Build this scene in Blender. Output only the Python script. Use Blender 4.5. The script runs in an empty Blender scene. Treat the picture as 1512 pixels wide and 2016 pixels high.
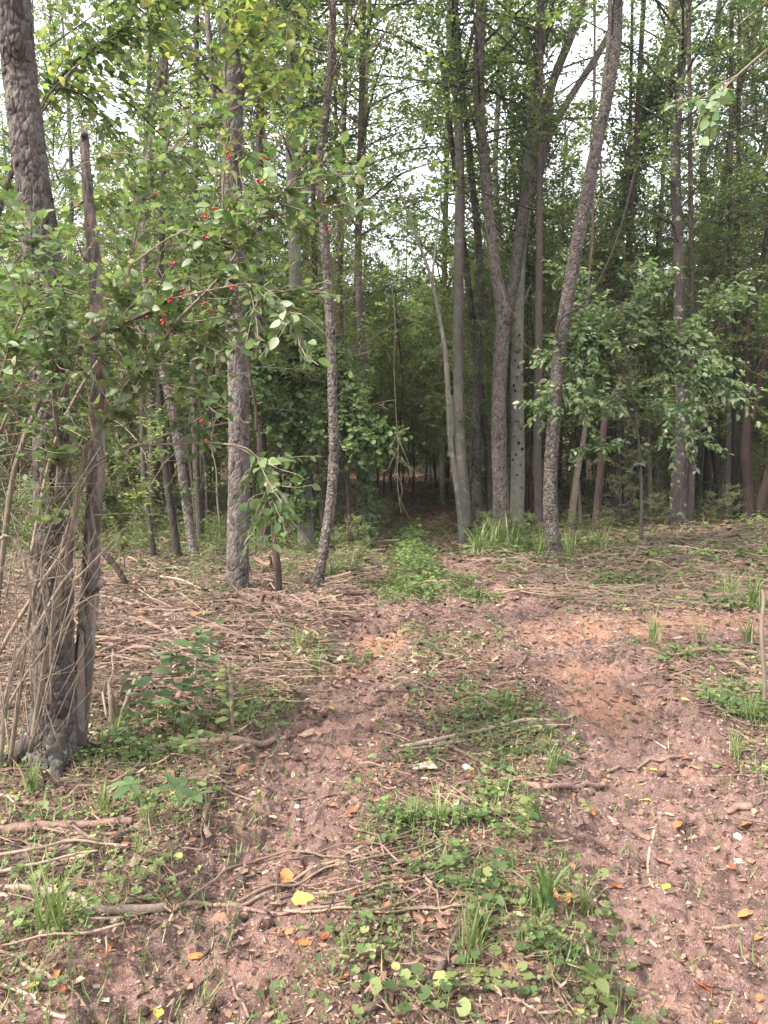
import bpy, math, random
import numpy as np
from mathutils import Vector

# ------------------------------------------------------------------ camera, sky, sun, exposure
sc = bpy.context.scene
col = sc.collection
F = 1456.0
PITCH = math.radians(4.0)
EYE = 1.55
cam_d = bpy.data.cameras.new('camera')
cam = bpy.data.objects.new('camera', cam_d); col.objects.link(cam)
cam.location = (0, 0, EYE)
cam.rotation_euler = (math.radians(90) - PITCH, 0, 0)
cam_d.sensor_fit = 'VERTICAL'; cam_d.sensor_height = 36.0
cam_d.lens = 36.0 * F / 2016.0
cam_d.clip_start = 0.05; cam_d.clip_end = 2000
sc.camera = cam

SUN_DIR = Vector((-0.62, -0.35, 0.72)).normalized()      # towards the sun
HAZE = 0.0006
if HAZE:
    hm = bpy.data.materials.new('air'); hm.use_nodes = True; hm.node_tree.nodes.clear()
    ho = hm.node_tree.nodes.new('ShaderNodeOutputMaterial'); hv_ = hm.node_tree.nodes.new('ShaderNodeVolumePrincipled')
    hv_.inputs['Density'].default_value = HAZE; hv_.inputs['Color'].default_value = (.93, .95, 1, 1); hv_.inputs['Anisotropy'].default_value = .2
    hm.node_tree.links.new(hv_.outputs[0], ho.inputs['Volume'])
    hx = [(x, y, z) for z in (-3.0, 24.0) for y in (-610, 610) for x in (-610, 610)]
    hme = bpy.data.meshes.new('haze'); hme.from_pydata(hx, [], [(0, 2, 3, 1), (4, 5, 7, 6), (0, 1, 5, 4), (2, 6, 7, 3), (0, 4, 6, 2), (1, 3, 7, 5)]); hme.materials.append(hm)
    hz = bpy.data.objects.new('haze', hme); col.objects.link(hz); hz['kind'] = 'stuff'; hz['label'] = 'thin bright haze between the trees'
w = bpy.data.worlds.new('World'); sc.world = w; w.use_nodes = True
nt = w.node_tree; nt.nodes.clear()
sky = nt.nodes.new('ShaderNodeTexSky'); sky.sky_type = 'NISHITA'; sky.sun_disc = False
sky.sun_elevation = math.asin(SUN_DIR.z)
sky.sun_rotation = math.atan2(SUN_DIR.x, SUN_DIR.y)
sky.dust_density = 6.0; sky.air_density = 1.0; sky.ozone_density = 1.0
hs = nt.nodes.new('ShaderNodeHueSaturation'); hs.inputs['Saturation'].default_value = 0.30
bg = nt.nodes.new('ShaderNodeBackground'); bg.inputs['Strength'].default_value = 0.15
wo = nt.nodes.new('ShaderNodeOutputWorld')
veil = nt.nodes.new('ShaderNodeMix'); veil.data_type = 'RGBA'; veil.inputs[0].default_value = .5    # thin bright cloud over the whole sky
veil.inputs[7].default_value = (9.5, 9.7, 10.2, 1)
nt.links.new(sky.outputs[0], hs.inputs['Color']); nt.links.new(hs.outputs[0], veil.inputs[6]); nt.links.new(veil.outputs[2], bg.inputs['Color'])
nt.links.new(bg.outputs[0], wo.inputs['Surface'])
sl = bpy.data.lights.new('sun', 'SUN'); sl.energy = 3.3; sl.angle = math.radians(5); sl.color = (1.0, 0.92, 0.80)
so = bpy.data.objects.new('sun', sl); col.objects.link(so)
so.rotation_euler = SUN_DIR.to_track_quat('Z', 'Y').to_euler(); so.location = (-8, -6, 20)
vs = sc.view_settings
vs.view_transform = 'Standard'; vs.look = 'None'; vs.gamma = 1; vs.use_curve_mapping = False
vs.exposure = 1.5
sc.render.engine = 'CYCLES'
cy = sc.cycles
cy.max_bounces = 7; cy.diffuse_bounces = 4; cy.glossy_bounces = 2; cy.transmission_bounces = 5
cy.transparent_max_bounces = 4; cy.caustics_reflective = False; cy.caustics_refractive = False

rng = np.random.default_rng(7)
R = random.Random(11)

# ------------------------------------------------------------------ picture -> place
sa, ca = math.sin(PITCH), math.cos(PITCH)
def ray(px, py):
    cx = (px - 756) / F; cyy = -(py - 1008) / F
    return np.array([cx, ca + cyy * sa, -sa + cyy * ca])
def P(px, py, y):
    r = ray(px, py); t = y / r[1]
    return np.array([r[0] * t, y, EYE + r[2] * t])

# ------------------------------------------------------------------ noise
def _hash(ix, iy, seed):
    n = (ix.astype(np.int64) * 374761393 + iy.astype(np.int64) * 668265263 + seed * 1274126177) & 0xffffffff
    n = ((n ^ (n >> 13)) * 1274126177) & 0xffffffff
    n = ((n ^ (n >> 16)) * 2246822519) & 0xffffffff
    return ((n ^ (n >> 15)) & 0xffffff) / float(0xffffff)
def vn(x, y, seed=0):
    x = np.asarray(x, float); y = np.asarray(y, float)
    ix = np.floor(x); iy = np.floor(y); fx = x - ix; fy = y - iy
    ix = ix.astype(np.int64); iy = iy.astype(np.int64)
    ux = fx * fx * (3 - 2 * fx); uy = fy * fy * (3 - 2 * fy)
    a = _hash(ix, iy, seed); b = _hash(ix + 1, iy, seed); c = _hash(ix, iy + 1, seed); d = _hash(ix + 1, iy + 1, seed)
    return (a * (1 - ux) + b * ux) * (1 - uy) + (c * (1 - ux) + d * ux) * uy * 1.0
def fbm(x, y, o=3, seed=0):
    s = 0; a = 1.0; t = 0
    for k in range(o):
        s = s + a * vn(x * 2 ** k + 13.7 * k, y * 2 ** k - 7.1 * k, seed + k); t += a; a *= .5
    return s / t * 2 - 1
def sstep(a, b, x):
    t = np.clip((x - a) / (b - a), 0, 1); return t * t * (3 - 2 * t)

# ------------------------------------------------------------------ terrain
def base_z(x, y):
    x = np.asarray(x, float); y = np.asarray(y, float)
    z = 0.022 * np.clip(y - 15, 0, 60)
    z = z + .06 * np.clip(y - 38, 0, 60)
    z = z + 0.22 * sstep(2.5, 7.0, x) * sstep(7, 12, y) * (1 - 0.4 * sstep(20, 30, y))
    z = z - 0.16 * np.exp(-((x - 0.03 * y) / 2.0) ** 2) * sstep(12, 17, y) * (1 - sstep(24, 32, y))
    z = z + 0.10 * fbm(x * .35, y * .35, 2, 5) * sstep(3, 9, np.hypot(x, y))
    return z
def G0(px, py):
    r = ray(px, py); lo, hi = 0.8, 90.0
    ts = np.geomspace(lo, hi, 900)
    zz = EYE + r[2] * ts; gz = base_z(r[0] * ts, r[1] * ts)
    k = int(np.argmax(zz < gz)) if (zz < gz).any() else len(ts) - 1
    t = ts[k]; return np.array([r[0] * t, r[1] * t])
RUTL = np.array([G0(*p) for p in [(300, 2120), (380, 1950), (470, 1800), (560, 1620), (620, 1480), (690, 1350), (722, 1240), (745, 1150), (758, 1100), (768, 1062), (785, 1035), (800, 1015)]])
RUTR = np.array([G0(*p) for p in [(1460, 2120), (1400, 1960), (1340, 1800), (1300, 1650), (1265, 1500), (1215, 1380), (1130, 1285), (1020, 1205), (930, 1155), (885, 1105), (862, 1062), (850, 1035), (842, 1015)]])
RUTB = np.array([G0(*p) for p in [(1100, 1265), (1250, 1245), (1400, 1232), (1560, 1228), (1800, 1230)]])
MIDB = np.array([G0(*p) for p in [(740, 1260), (900, 1215), (1050, 1205)]])
def pdist(x, y, line):
    best = np.full(np.shape(x), 1e9); arc = np.zeros(np.shape(x)); s0 = 0
    for a, b in zip(line[:-1], line[1:]):
        d = b - a; L = math.hypot(*d)
        t = np.clip(((x - a[0]) * d[0] + (y - a[1]) * d[1]) / (L * L), 0, 1)
        q = np.hypot(x - a[0] - t * d[0], y - a[1] - t * d[1])
        m = q < best; best = np.where(m, q, best); arc = np.where(m, s0 + t * L, arc); s0 += L
    return best, arc
def track(x, y):
    """bare soil 0..1"""
    wob = 0.10 * fbm(x * 2.3, y * 2.3, 2, 40)
    dl, al = pdist(x, y, RUTL); dr, ar = pdist(x, y, RUTR); db, _ = pdist(x, y, RUTB); dm, _ = pdist(x, y, MIDB)
    l = 1 - sstep(.20, .42, dl + wob); r = 1 - sstep(.28, .55, dr + wob)
    b = (1 - sstep(.45, 1.0, db + wob)); m = 1 - sstep(.35, .9, dm + wob)
    near = 1 - sstep(1.7, 2.6, y + 3 * wob)
    return np.maximum.reduce([l, r, b * .9, m * .8, near * .35]), dl, al, dr, ar
def ground_z(x, y):
    x = np.asarray(x, float); y = np.asarray(y, float)
    d = np.hypot(x, y)
    z = base_z(x, y)
    m, dl, al, dr, ar = track(x, y)
    z = z - 0.085 * (1 - sstep(.12, .36, dl)) - 0.075 * (1 - sstep(.18, .46, dr))
    z = z + 0.045 * np.exp(-((dl - .42) / .10) ** 2) + 0.045 * np.exp(-((dr - .52) / .12) ** 2)
    near = 1 - sstep(11, 16, d)
    wx = x + .05 * fbm(x * 3, y * 3, 2, 61); wy = y + .05 * fbm(x * 3, y * 3, 2, 62)
    tr = sstep(.42, .6, .5 + .5 * np.sin(al * 2 * math.pi / .17 + 5 * dl)) * (1 - sstep(.16, .27, dl)) * sstep(0.3, .6, vn(x * 1.3, y * 1.3, 8))
    tr2 = sstep(.42, .6, .5 + .5 * np.sin(ar * 2 * math.pi / .19 - 5 * dr)) * (1 - sstep(.18, .34, dr)) * sstep(0.25, .6, vn(x * 1.1, y * 1.1, 9))
    z = z + near * .038 * (tr + tr2)
    cl = np.abs(fbm(wx * 7, wy * 7, 3, 21)); z = z + near * (0.042 * cl * (.45 + m))
    st = vn(wx * 22, wy * 22, 31); z = z + near * (.3 + m) * .018 * sstep(.5, .72, st)
    z = z + near * (.008 + .006 * m) * fbm(wx * 34, wy * 40, 2, 33) + near * .02 * fbm(x * 2.2, y * 2.2, 2, 35)
    return z
def gz1(x, y): return float(ground_z(np.array([x]), np.array([y]))[0])
def G(px, py, dz=0.0):
    r = ray(px, py); ts = np.geomspace(0.8, 90, 1400)
    zz = EYE + r[2] * ts; g = ground_z(r[0] * ts, r[1] * ts)
    k = int(np.argmax(zz < g)) if (zz < g).any() else len(ts) - 1
    t = ts[k]; return np.array([r[0] * t, r[1] * t, g[k] + dz])

# ------------------------------------------------------------------ mesh helpers
def mk(name, V, Fs, mat, smooth=False, attrs=None, midx=None):
    V = np.ascontiguousarray(V, dtype=np.float32)
    if not isinstance(Fs, list): Fs = [Fs]
    Fs = [np.asarray(f, dtype=np.int32) for f in Fs if len(f)]
    me = bpy.data.meshes.new(name)
    me.vertices.add(len(V)); me.vertices.foreach_set('co', V.ravel())
    nl = sum(f.size for f in Fs); npoly = sum(len(f) for f in Fs)
    me.loops.add(nl); me.loops.foreach_set('vertex_index', np.concatenate([f.ravel() for f in Fs]))
    tot = np.concatenate([np.full(len(f), f.shape[1], np.int32) for f in Fs])
    st = np.concatenate([[0], np.cumsum(tot)[:-1]]).astype(np.int32)
    me.polygons.add(npoly); me.polygons.foreach_set('loop_start', st)
    me.polygons.foreach_set('loop_total', tot)
    me.polygons.foreach_set('use_smooth', np.full(npoly, smooth))
    for m in (mat if isinstance(mat, (list, tuple)) else [mat]): me.materials.append(m)
    if midx is not None: me.polygons.foreach_set('material_index', midx.astype(np.int32))
    me.update(calc_edges=True)
    if attrs:
        for k, a in attrs.items():
            at = me.attributes.new(k, 'FLOAT', 'POINT'); at.data.foreach_set('value', np.asarray(a, np.float32))
    return me
def ob(name, data, parent=None, loc=None, rot=None, scale=None):
    o = bpy.data.objects.new(name, data); col.objects.link(o)
    if parent is not None: o.parent = parent
    if loc is not None: o.location = [float(v) for v in loc]
    if rot is not None: o.rotation_euler = rot
    if scale is not None: o.scale = (scale,) * 3 if not hasattr(scale, '__len__') else scale
    return o
def tag(o, label=None, cat=None, group=None, kind=None):
    if label: o['label'] = label
    if cat: o['category'] = cat
    if group: o['group'] = group
    if kind: o['kind'] = kind
    return o
def thing(name, label, cat, loc, group=None, rotz=0):
    o = ob(name, None, loc=loc, rot=(0, 0, rotz)); o.empty_display_size = .2
    return tag(o, label, cat, group)
def norm(v): return v / (np.linalg.norm(v, axis=-1, keepdims=True) + 1e-9)
def frames(d, n):
    """matrices with columns x, y=d, z~n"""
    y = norm(d); x = norm(np.cross(y, n)); z = np.cross(x, y)
    return np.stack([x, y, z], axis=-1)
def scatter(Vt, Ft, pos, M, s):
    n = len(pos); s = np.asarray(s, float)
    if s.ndim == 1: s = s[:, None] * np.ones(3)
    V = np.einsum('nij,nmj->nmi', M, Vt[None] * s[:, None, :]) + pos[:, None, :]
    off = (np.arange(n) * len(Vt))[:, None, None]
    return V.reshape(-1, 3), (Ft[None] + off).reshape(-1, Ft.shape[1])
class Bag:
    """collects pieces of one mesh"""
    def __init__(s): s.V = []; s.F = {}; s.n = 0
    def add(s, V, Fa):
        for f in (Fa if isinstance(Fa, list) else [Fa]):
            s.F.setdefault(f.shape[1], []).append(f + s.n)
        s.V.append(V); s.n += len(V)
    def mesh(s, name, mat, smooth=False):
        return mk(name, np.concatenate(s.V), [np.concatenate(f) for f in s.F.values()], mat, smooth)
def resample(pts, n):
    pts = np.asarray(pts, float)
    if len(pts) == 2: return pts[0] + (pts[1] - pts[0]) * np.linspace(0, 1, n)[:, None]
    q = np.vstack([2 * pts[0] - pts[1], pts, 2 * pts[-1] - pts[-2]])
    t = np.linspace(0, len(pts) - 1 - 1e-9, n); i = t.astype(int); f = (t - i)[:, None]
    a, b, c, d = q[i], q[i + 1], q[i + 2], q[i + 3]
    return .5 * (2 * b + (c - a) * f + (2 * a - 5 * b + 4 * c - d) * f * f + (3 * b - a - 3 * c + d) * f ** 3)
def tube(pts, rad, seg=6, n=8, wob=0.0, disp=None, cap=True, seed=0):
    pts = np.asarray(pts, float)
    C = resample(pts, n); rr = np.interp(np.linspace(0, 1, n), np.linspace(0, 1, len(rad)), rad)
    T = norm(np.gradient(C, axis=0))
    ref = np.array([1, 0, 0.]) if abs(T[0][0]) < .8 else np.array([0, 1, 0.])
    X = np.cross(T, ref); X = norm(X); Y = np.cross(T, X)
    th = np.linspace(0, 2 * math.pi, seg, endpoint=False)
    arc = np.concatenate([[0], np.cumsum(np.linalg.norm(np.diff(C, axis=0), axis=1))])
    TH, A = np.meshgrid(th, arc); RR = np.repeat(rr[:, None], seg, 1)
    if wob: RR = RR * (1 + wob * fbm(np.cos(TH) * 1.2 + seed * 3.1, A / (rr.mean() * 5) + np.sin(TH) * 1.2, 2, seed))
    if disp is not None: RR = RR + disp(TH, A, RR)
    V = C[:, None, :] + (np.cos(TH) * RR)[..., None] * X[:, None, :] + (np.sin(TH) * RR)[..., None] * Y[:, None, :]
    V = V.reshape(-1, 3)
    i = np.arange(n - 1)[:, None] * seg; j = np.arange(seg)[None]; j2 = (j + 1) % seg
    Q = np.stack([i + j, i + j2, i + seg + j2, i + seg + j], -1).reshape(-1, 4)
    Fs = [Q]
    if cap:
        V = np.vstack([V, C[-1] + T[-1] * rr[-1] * .5, C[0]])
        a = len(V) - 2; b = len(V) - 1; jj = np.arange(seg); k2 = (jj + 1) % seg; o = (n - 1) * seg
        Fs.append(np.stack([o + jj, o + k2, np.full(seg, a)], -1)); Fs.append(np.stack([k2, jj, np.full(seg, b)], -1))
        Fs = [Q, np.vstack(Fs[1:])]
    return V, Fs

# ------------------------------------------------------------------ materials
def newmat(name):
    m = bpy.data.materials.new(name); m.use_nodes = True; n = m.node_tree.nodes; n.clear()
    out = n.new('ShaderNodeOutputMaterial'); return m, n, m.node_tree.links, out
def ramp(n, stops, interp='LINEAR'):
    r = n.new('ShaderNodeValToRGB'); cr = r.color_ramp; cr.interpolation = interp
    while len(cr.elements) < len(stops): cr.elements.new(.5)
    for e, (p, c) in zip(cr.elements, stops): e.position = p; e.color = (*c, 1)
    return r
def noise(n, l, vec, scale, det=3, rough=.55):
    t = n.new('ShaderNodeTexNoise'); t.inputs['Scale'].default_value = scale; t.inputs['Detail'].default_value = det
    t.inputs['Roughness'].default_value = rough; l.new(vec, t.inputs['Vector']); return t
def mixc(n, l, fac, a, b, typ='MIX'):
    m = n.new('ShaderNodeMix'); m.data_type = 'RGBA'; m.blend_type = typ
    for v, s in ((fac, m.inputs[0]), (a, m.inputs[6]), (b, m.inputs[7])):
        if isinstance(v, (int, float)): s.default_value = v
        elif isinstance(v, tuple): s.default_value = (*v, 1)
        else: l.new(v, s)
    return m.outputs[2]
def mapr(n, l, v, a, b, c=0, d=1):
    m = n.new('ShaderNodeMapRange'); m.inputs[1].default_value = a; m.inputs[2].default_value = b
    m.inputs[3].default_value = c; m.inputs[4].default_value = d; l.new(v, m.inputs[0]); return m.outputs[0]

def leaf_mat(name, stops, trans=.45, gloss=.35, tint=1.25, var=.35):
    m, n, l, out = newmat(name)
    geo = n.new('ShaderNodeNewGeometry'); oi = n.new('ShaderNodeObjectInfo')
    add = n.new('ShaderNodeMath'); add.operation = 'ADD'; l.new(geo.outputs['Random Per Island'], add.inputs[0])
    mu = n.new('ShaderNodeMath'); mu.operation = 'MULTIPLY'; mu.inputs[1].default_value = .63; l.new(oi.outputs['Random'], mu.inputs[0])
    l.new(mu.outputs[0], add.inputs[1]); fr = n.new('ShaderNodeMath'); fr.operation = 'FRACT'; l.new(add.outputs[0], fr.inputs[0])
    r = ramp(n, stops); l.new(fr.outputs[0], r.inputs[0])
    nz = noise(n, l, geo.outputs['Position'], .9, 2)
    v = mapr(n, l, nz.outputs[0], .3, .7, 1 - var, 1 + var)
    hv = n.new('ShaderNodeHueSaturation'); l.new(r.outputs[0], hv.inputs['Color']); l.new(v, hv.inputs['Value']); hv.inputs['Saturation'].default_value = .78
    hh = mapr(n, l, oi.outputs['Random'], 0, 1, .482, .512); l.new(hh, hv.inputs['Hue'])
    p = n.new('ShaderNodeBsdfPrincipled'); p.inputs['Roughness'].default_value = .5
    p.inputs['Specular IOR Level'].default_value = gloss; l.new(hv.outputs[0], p.inputs['Base Color'])
    t = n.new('ShaderNodeBsdfTranslucent')
    tc = mixc(n, l, 1.0, hv.outputs[0], (1.15 * tint, 1.25 * tint, .68 * tint), 'MULTIPLY'); l.new(tc, t.inputs['Color'])
    ms = n.new('ShaderNodeMixShader'); ms.inputs[0].default_value = trans
    l.new(p.outputs[0], ms.inputs[1]); l.new(t.outputs[0], ms.inputs[2]); l.new(ms.outputs[0], out.inputs['Surface'])
    return m
G1 = [(0, (0.062, 0.110, 0.035)), (.35, (0.095, 0.157, 0.043)), (.7, (0.137, 0.205, 0.051)), (.93, (0.192, 0.246, 0.056)), (1, (0.355, 0.315, 0.080))]
M_LEAF = leaf_mat('woodland leaf', G1, .52)
M_LEAF_L = leaf_mat('light green leaf', [(0, (0.077, 0.132, 0.031)), (.5, (0.116, 0.176, 0.039)), (.9, (0.165, 0.220, 0.044)), (1, (0.264, 0.242, 0.055))], .5)
M_LEAF_D = leaf_mat('deep green leaf', [(0, (0.034, 0.084, 0.030)), (.5, (0.054, 0.115, 0.038)), (1, (0.088, 0.155, 0.047))], .35)
M_LEAF_Y = leaf_mat('yellow green leaf', [(0, (.07, .12, .025)), (.5, (.10, .155, .03)), (.85, (.16, .20, .035)), (1, (.30, .26, .04))], .55)
M_HONEY = leaf_mat('honeysuckle leaf', [(0, (.05, .11, .025)), (.4, (.07, .145, .035)), (.75, (.11, .19, .05)), (.95, (.15, .22, .09)), (1, (.38, .38, .24))], .38, .45)
M_PALE = leaf_mat('pale shrub leaf', [(0, (0.081, 0.149, 0.052)), (.5, (0.138, 0.218, 0.075)), (.9, (0.253, 0.310, 0.138)), (1, (0.483, 0.437, 0.276))], .42, .5)
M_HERB = leaf_mat('low herb leaf', [(0, (.055, .098, .022)), (.4, (.090, .145, .030)), (.75, (.14, .19, .040)), (.93, (.18, .24, .055)), (1, (.32, .29, .07))], .35, .2)
M_VINE = leaf_mat('climbing vine leaf', [(0, (.06, .13, .035)), (.5, (.10, .19, .05)), (.9, (.16, .25, .07)), (1, (.24, .30, .10))], .35, .35)
M_HERBD = leaf_mat('bluish herb leaf', [(0, (.035, .085, .022)), (.6, (.055, .12, .028)), (1, (.09, .16, .035))], .3, .4)
M_GRASS = leaf_mat('grass blade', [(0, (.07, .13, .02)), (.5, (.11, .19, .03)), (.85, (.18, .24, .05)), (1, (.36, .30, .14))], .3, .35)

def bark_mat(name, dark, light, lichen=(.33, .36, .30), la=.25, sc_=18, bump=.6, zs=.35, fine=1.0, cell=.55, bd=.012):
    m, n, l, out = newmat(name)
    tc = n.new('ShaderNodeTexCoord'); mp = n.new('ShaderNodeMapping'); mp.inputs['Scale'].default_value = (1, 1, zs)
    l.new(tc.outputs['Object'], mp.inputs[0])
    oi = n.new('ShaderNodeObjectInfo')
    nz0 = noise(n, l, mp.outputs[0], sc_ * .6, 3)
    off = mixc(n, l, .06, mp.outputs[0], nz0.outputs['Color'])
    vo = n.new('ShaderNodeTexVoronoi'); vo.feature = 'DISTANCE_TO_EDGE'; vo.inputs['Scale'].default_value = sc_; l.new(off, vo.inputs['Vector'])
    vc = n.new('ShaderNodeTexVoronoi'); vc.inputs['Scale'].default_value = sc_; l.new(off, vc.inputs['Vector'])
    nf = noise(n, l, mp.outputs[0], sc_ * 5, 4, .65)
    c1 = mixc(n, l, nf.outputs[0], dark, light)
    sv = n.new('ShaderNodeSeparateColor'); l.new(vc.outputs['Color'], sv.inputs[0])
    c2 = mixc(n, l, mapr(n, l, sv.outputs[0], .15, .85, 0, cell), mixc(n, l, mapr(n, l, sv.outputs[1], .5, 1, 0, cell), c1, dark), light)
    nl = noise(n, l, tc.outputs['Object'], 7, 5, .7)
    lf = mapr(n, l, nl.outputs[0], .66 - la * .3, .72 - la * .3)
    c3 = mixc(n, l, mapr(n, l, lf, 0, 1, 0, .75), c2, lichen)
    hv = n.new('ShaderNodeHueSaturation'); l.new(c3, hv.inputs['Color']); l.new(mapr(n, l, oi.outputs['Random'], 0, 1, .75, 1.2), hv.inputs['Value'])
    p = n.new('ShaderNodeBsdfPrincipled'); p.inputs['Roughness'].default_value = .9; p.inputs['Specular IOR Level'].default_value = .2
    l.new(hv.outputs[0], p.inputs['Base Color'])
    h = n.new('ShaderNodeMath'); h.operation = 'ADD'; l.new(mapr(n, l, vo.outputs[0], 0, .25), h.inputs[0])
    h2 = n.new('ShaderNodeMath'); h2.operation = 'MULTIPLY'; h2.inputs[1].default_value = .5 * fine; l.new(nf.outputs[0], h2.inputs[0]); l.new(h2.outputs[0], h.inputs[1])
    b = n.new('ShaderNodeBump'); b.inputs['Strength'].default_value = bump; b.inputs['Distance'].default_value = bd; l.new(h.outputs[0], b.inputs['Height'])
    l.new(b.outputs[0], p.inputs['Normal']); l.new(p.outputs[0], out.inputs['Surface'])
    return m
B_PLATE = bark_mat('flaky cherry bark', (0.034, 0.026, 0.023), (0.132, 0.111, 0.102), lichen=(0.148, 0.154, 0.130), la=.3, sc_=21, zs=.62, cell=.85, bd=.02)
B_GREY = bark_mat('grey mottled bark', (0.079, 0.072, 0.061), (0.155, 0.140, 0.122), (0.180, 0.194, 0.158), la=.4, sc_=14, bump=.3, zs=.7)
B_SPOT = bark_mat('smooth grey bark', (.13, .12, .10), (.25, .232, .20), (.28, .29, .24), la=.35, sc_=14, bump=.3, zs=.7)
B_DARK = bark_mat('dark damp bark', (0.033, 0.027, 0.024), (0.084, 0.069, 0.060), (0.120, 0.132, 0.096), la=.1, sc_=20)
B_RED = bark_mat('reddish shreddy bark', (0.026, 0.018, 0.015), (0.072, 0.046, 0.038), (0.144, 0.120, 0.096), la=.05, sc_=30, zs=.12)
B_SCALE = bark_mat('small scaled bark', (0.053, 0.042, 0.038), (0.211, 0.176, 0.158), (0.229, 0.238, 0.202), la=.3, sc_=24, bump=1.0, zs=.7, cell=.95, bd=.03)
B_DEAD = bark_mat('weathered dead wood', (.085, .072, .064), (.25, .215, .19), (.27, .17, .125), la=.5, sc_=16, zs=.16, bump=1.0, cell=.9, bd=.03)
B_TWIG = bark_mat('twig bark', (0.112, 0.084, 0.063), (0.224, 0.182, 0.140), la=0, sc_=60, bump=.3)
B_STEM = bark_mat('pale honeysuckle stem', (0.109, 0.083, 0.061), (0.246, 0.196, 0.151), la=0, sc_=40, zs=.1, bump=.4)
B_BLACK = bark_mat('black knot crust', (.008, .007, .006), (.03, .026, .022), (.03, .03, .03), la=0, sc_=40)
B_FAR = bark_mat('far bark', (0.027, 0.023, 0.020), (0.078, 0.066, 0.059), la=.3, sc_=16)

def wood_mat(name, a, b, scale=60):
    m, n, l, out = newmat(name)
    tc = n.new('ShaderNodeTexCoord'); oi = n.new('ShaderNodeObjectInfo'); geo = n.new('ShaderNodeNewGeometry')
    nz = noise(n, l, tc.outputs['Object'], scale, 4, .6)
    c = mixc(n, l, mapr(n, l, nz.outputs[0], .3, .7), a, b)
    ad = n.new('ShaderNodeMath'); ad.operation = 'ADD'; l.new(oi.outputs['Random'], ad.inputs[0]); l.new(geo.outputs['Random Per Island'], ad.inputs[1])
    hv = n.new('ShaderNodeHueSaturation'); l.new(c, hv.inputs['Color']); l.new(mapr(n, l, ad.outputs[0], 0, 2, .5, 1.35), hv.inputs['Value'])
    p = n.new('ShaderNodeBsdfPrincipled'); p.inputs['Roughness'].default_value = .8; p.inputs['Specular IOR Level'].default_value = .25
    l.new(hv.outputs[0], p.inputs['Base Color'])
    bu = n.new('ShaderNodeBump'); bu.inputs['Strength'].default_value = .5; bu.inputs['Distance'].default_value = .004; l.new(nz.outputs[0], bu.inputs['Height']); l.new(bu.outputs[0], p.inputs['Normal'])
    l.new(p.outputs[0], out.inputs['Surface']); return m
W_TAN = wood_mat('stick tan', (0.128, 0.085, 0.061), (0.255, 0.183, 0.136))
W_STRAW = wood_mat('brittle brown straw', (.10, .066, .048), (.26, .185, .138))
W_DARK = wood_mat('stick dark', (.055, .04, .033), (.12, .088, .07))
W_PALE = wood_mat('stick peeled pale', (0.210, 0.150, 0.109), (0.345, 0.270, 0.210))
W_RED = wood_mat('stick pinkish', (0.126, 0.077, 0.063), (0.243, 0.153, 0.126))

def dead_leaf_mat(name, stops, tr=.15):
    m, n, l, out = newmat(name)
    tc = n.new('ShaderNodeTexCoord'); oi = n.new('ShaderNodeObjectInfo'); geo = n.new('ShaderNodeNewGeometry')
    ad = n.new('ShaderNodeMath'); ad.operation = 'ADD'; l.new(oi.outputs['Random'], ad.inputs[0]); l.new(geo.outputs['Random Per Island'], ad.inputs[1])
    fr = n.new('ShaderNodeMath'); fr.operation = 'FRACT'; l.new(ad.outputs[0], fr.inputs[0])
    r = ramp(n, stops); l.new(fr.outputs[0], r.inputs[0])
    nz = noise(n, l, tc.outputs['Object'], 45, 4, .65)
    hv = n.new('ShaderNodeHueSaturation'); l.new(r.outputs[0], hv.inputs['Color']); l.new(mapr(n, l, nz.outputs[0], .3, .7, .65, 1.25), hv.inputs['Value'])
    p = n.new('ShaderNodeBsdfPrincipled'); p.inputs['Roughness'].default_value = .65; p.inputs['Specular IOR Level'].default_value = .3; l.new(hv.outputs[0], p.inputs['Base Color'])
    t = n.new('ShaderNodeBsdfTranslucent'); l.new(hv.outputs[0], t.inputs['Color'])
    ms = n.new('ShaderNodeMixShader'); ms.inputs[0].default_value = tr; l.new(p.outputs[0], ms.inputs[1]); l.new(t.outputs[0], ms.inputs[2])
    l.new(ms.outputs[0], out.inputs['Surface']); return m
D_TAN = dead_leaf_mat('dead leaf tan', [(0, (0.272, 0.168, 0.104)), (.5, (0.360, 0.240, 0.160)), (1, (0.416, 0.304, 0.224))])
D_ORANGE = dead_leaf_mat('dead leaf orange', [(0, (0.289, 0.093, 0.043)), (.5, (0.391, 0.136, 0.051)), (1, (0.468, 0.221, 0.085))])
D_BROWN = dead_leaf_mat('dead leaf brown', [(0, (.13, .065, .045)), (.5, (.22, .11, .075)), (1, (.30, .17, .12))])
D_YELLOW = dead_leaf_mat('fallen leaf yellow', [(0, (0.440, 0.368, 0.064)), (1, (0.560, 0.464, 0.112))], .25)
D_LITTER = dead_leaf_mat('leaf litter bits', [(0, (0.064, 0.040, 0.032)), (.3, (0.128, 0.080, 0.062)), (.6, (0.208, 0.136, 0.104)), (.78, (0.256, 0.128, 0.080)), (.94, (0.288, 0.208, 0.152)), (1, (0.400, 0.336, 0.256))])

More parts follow.
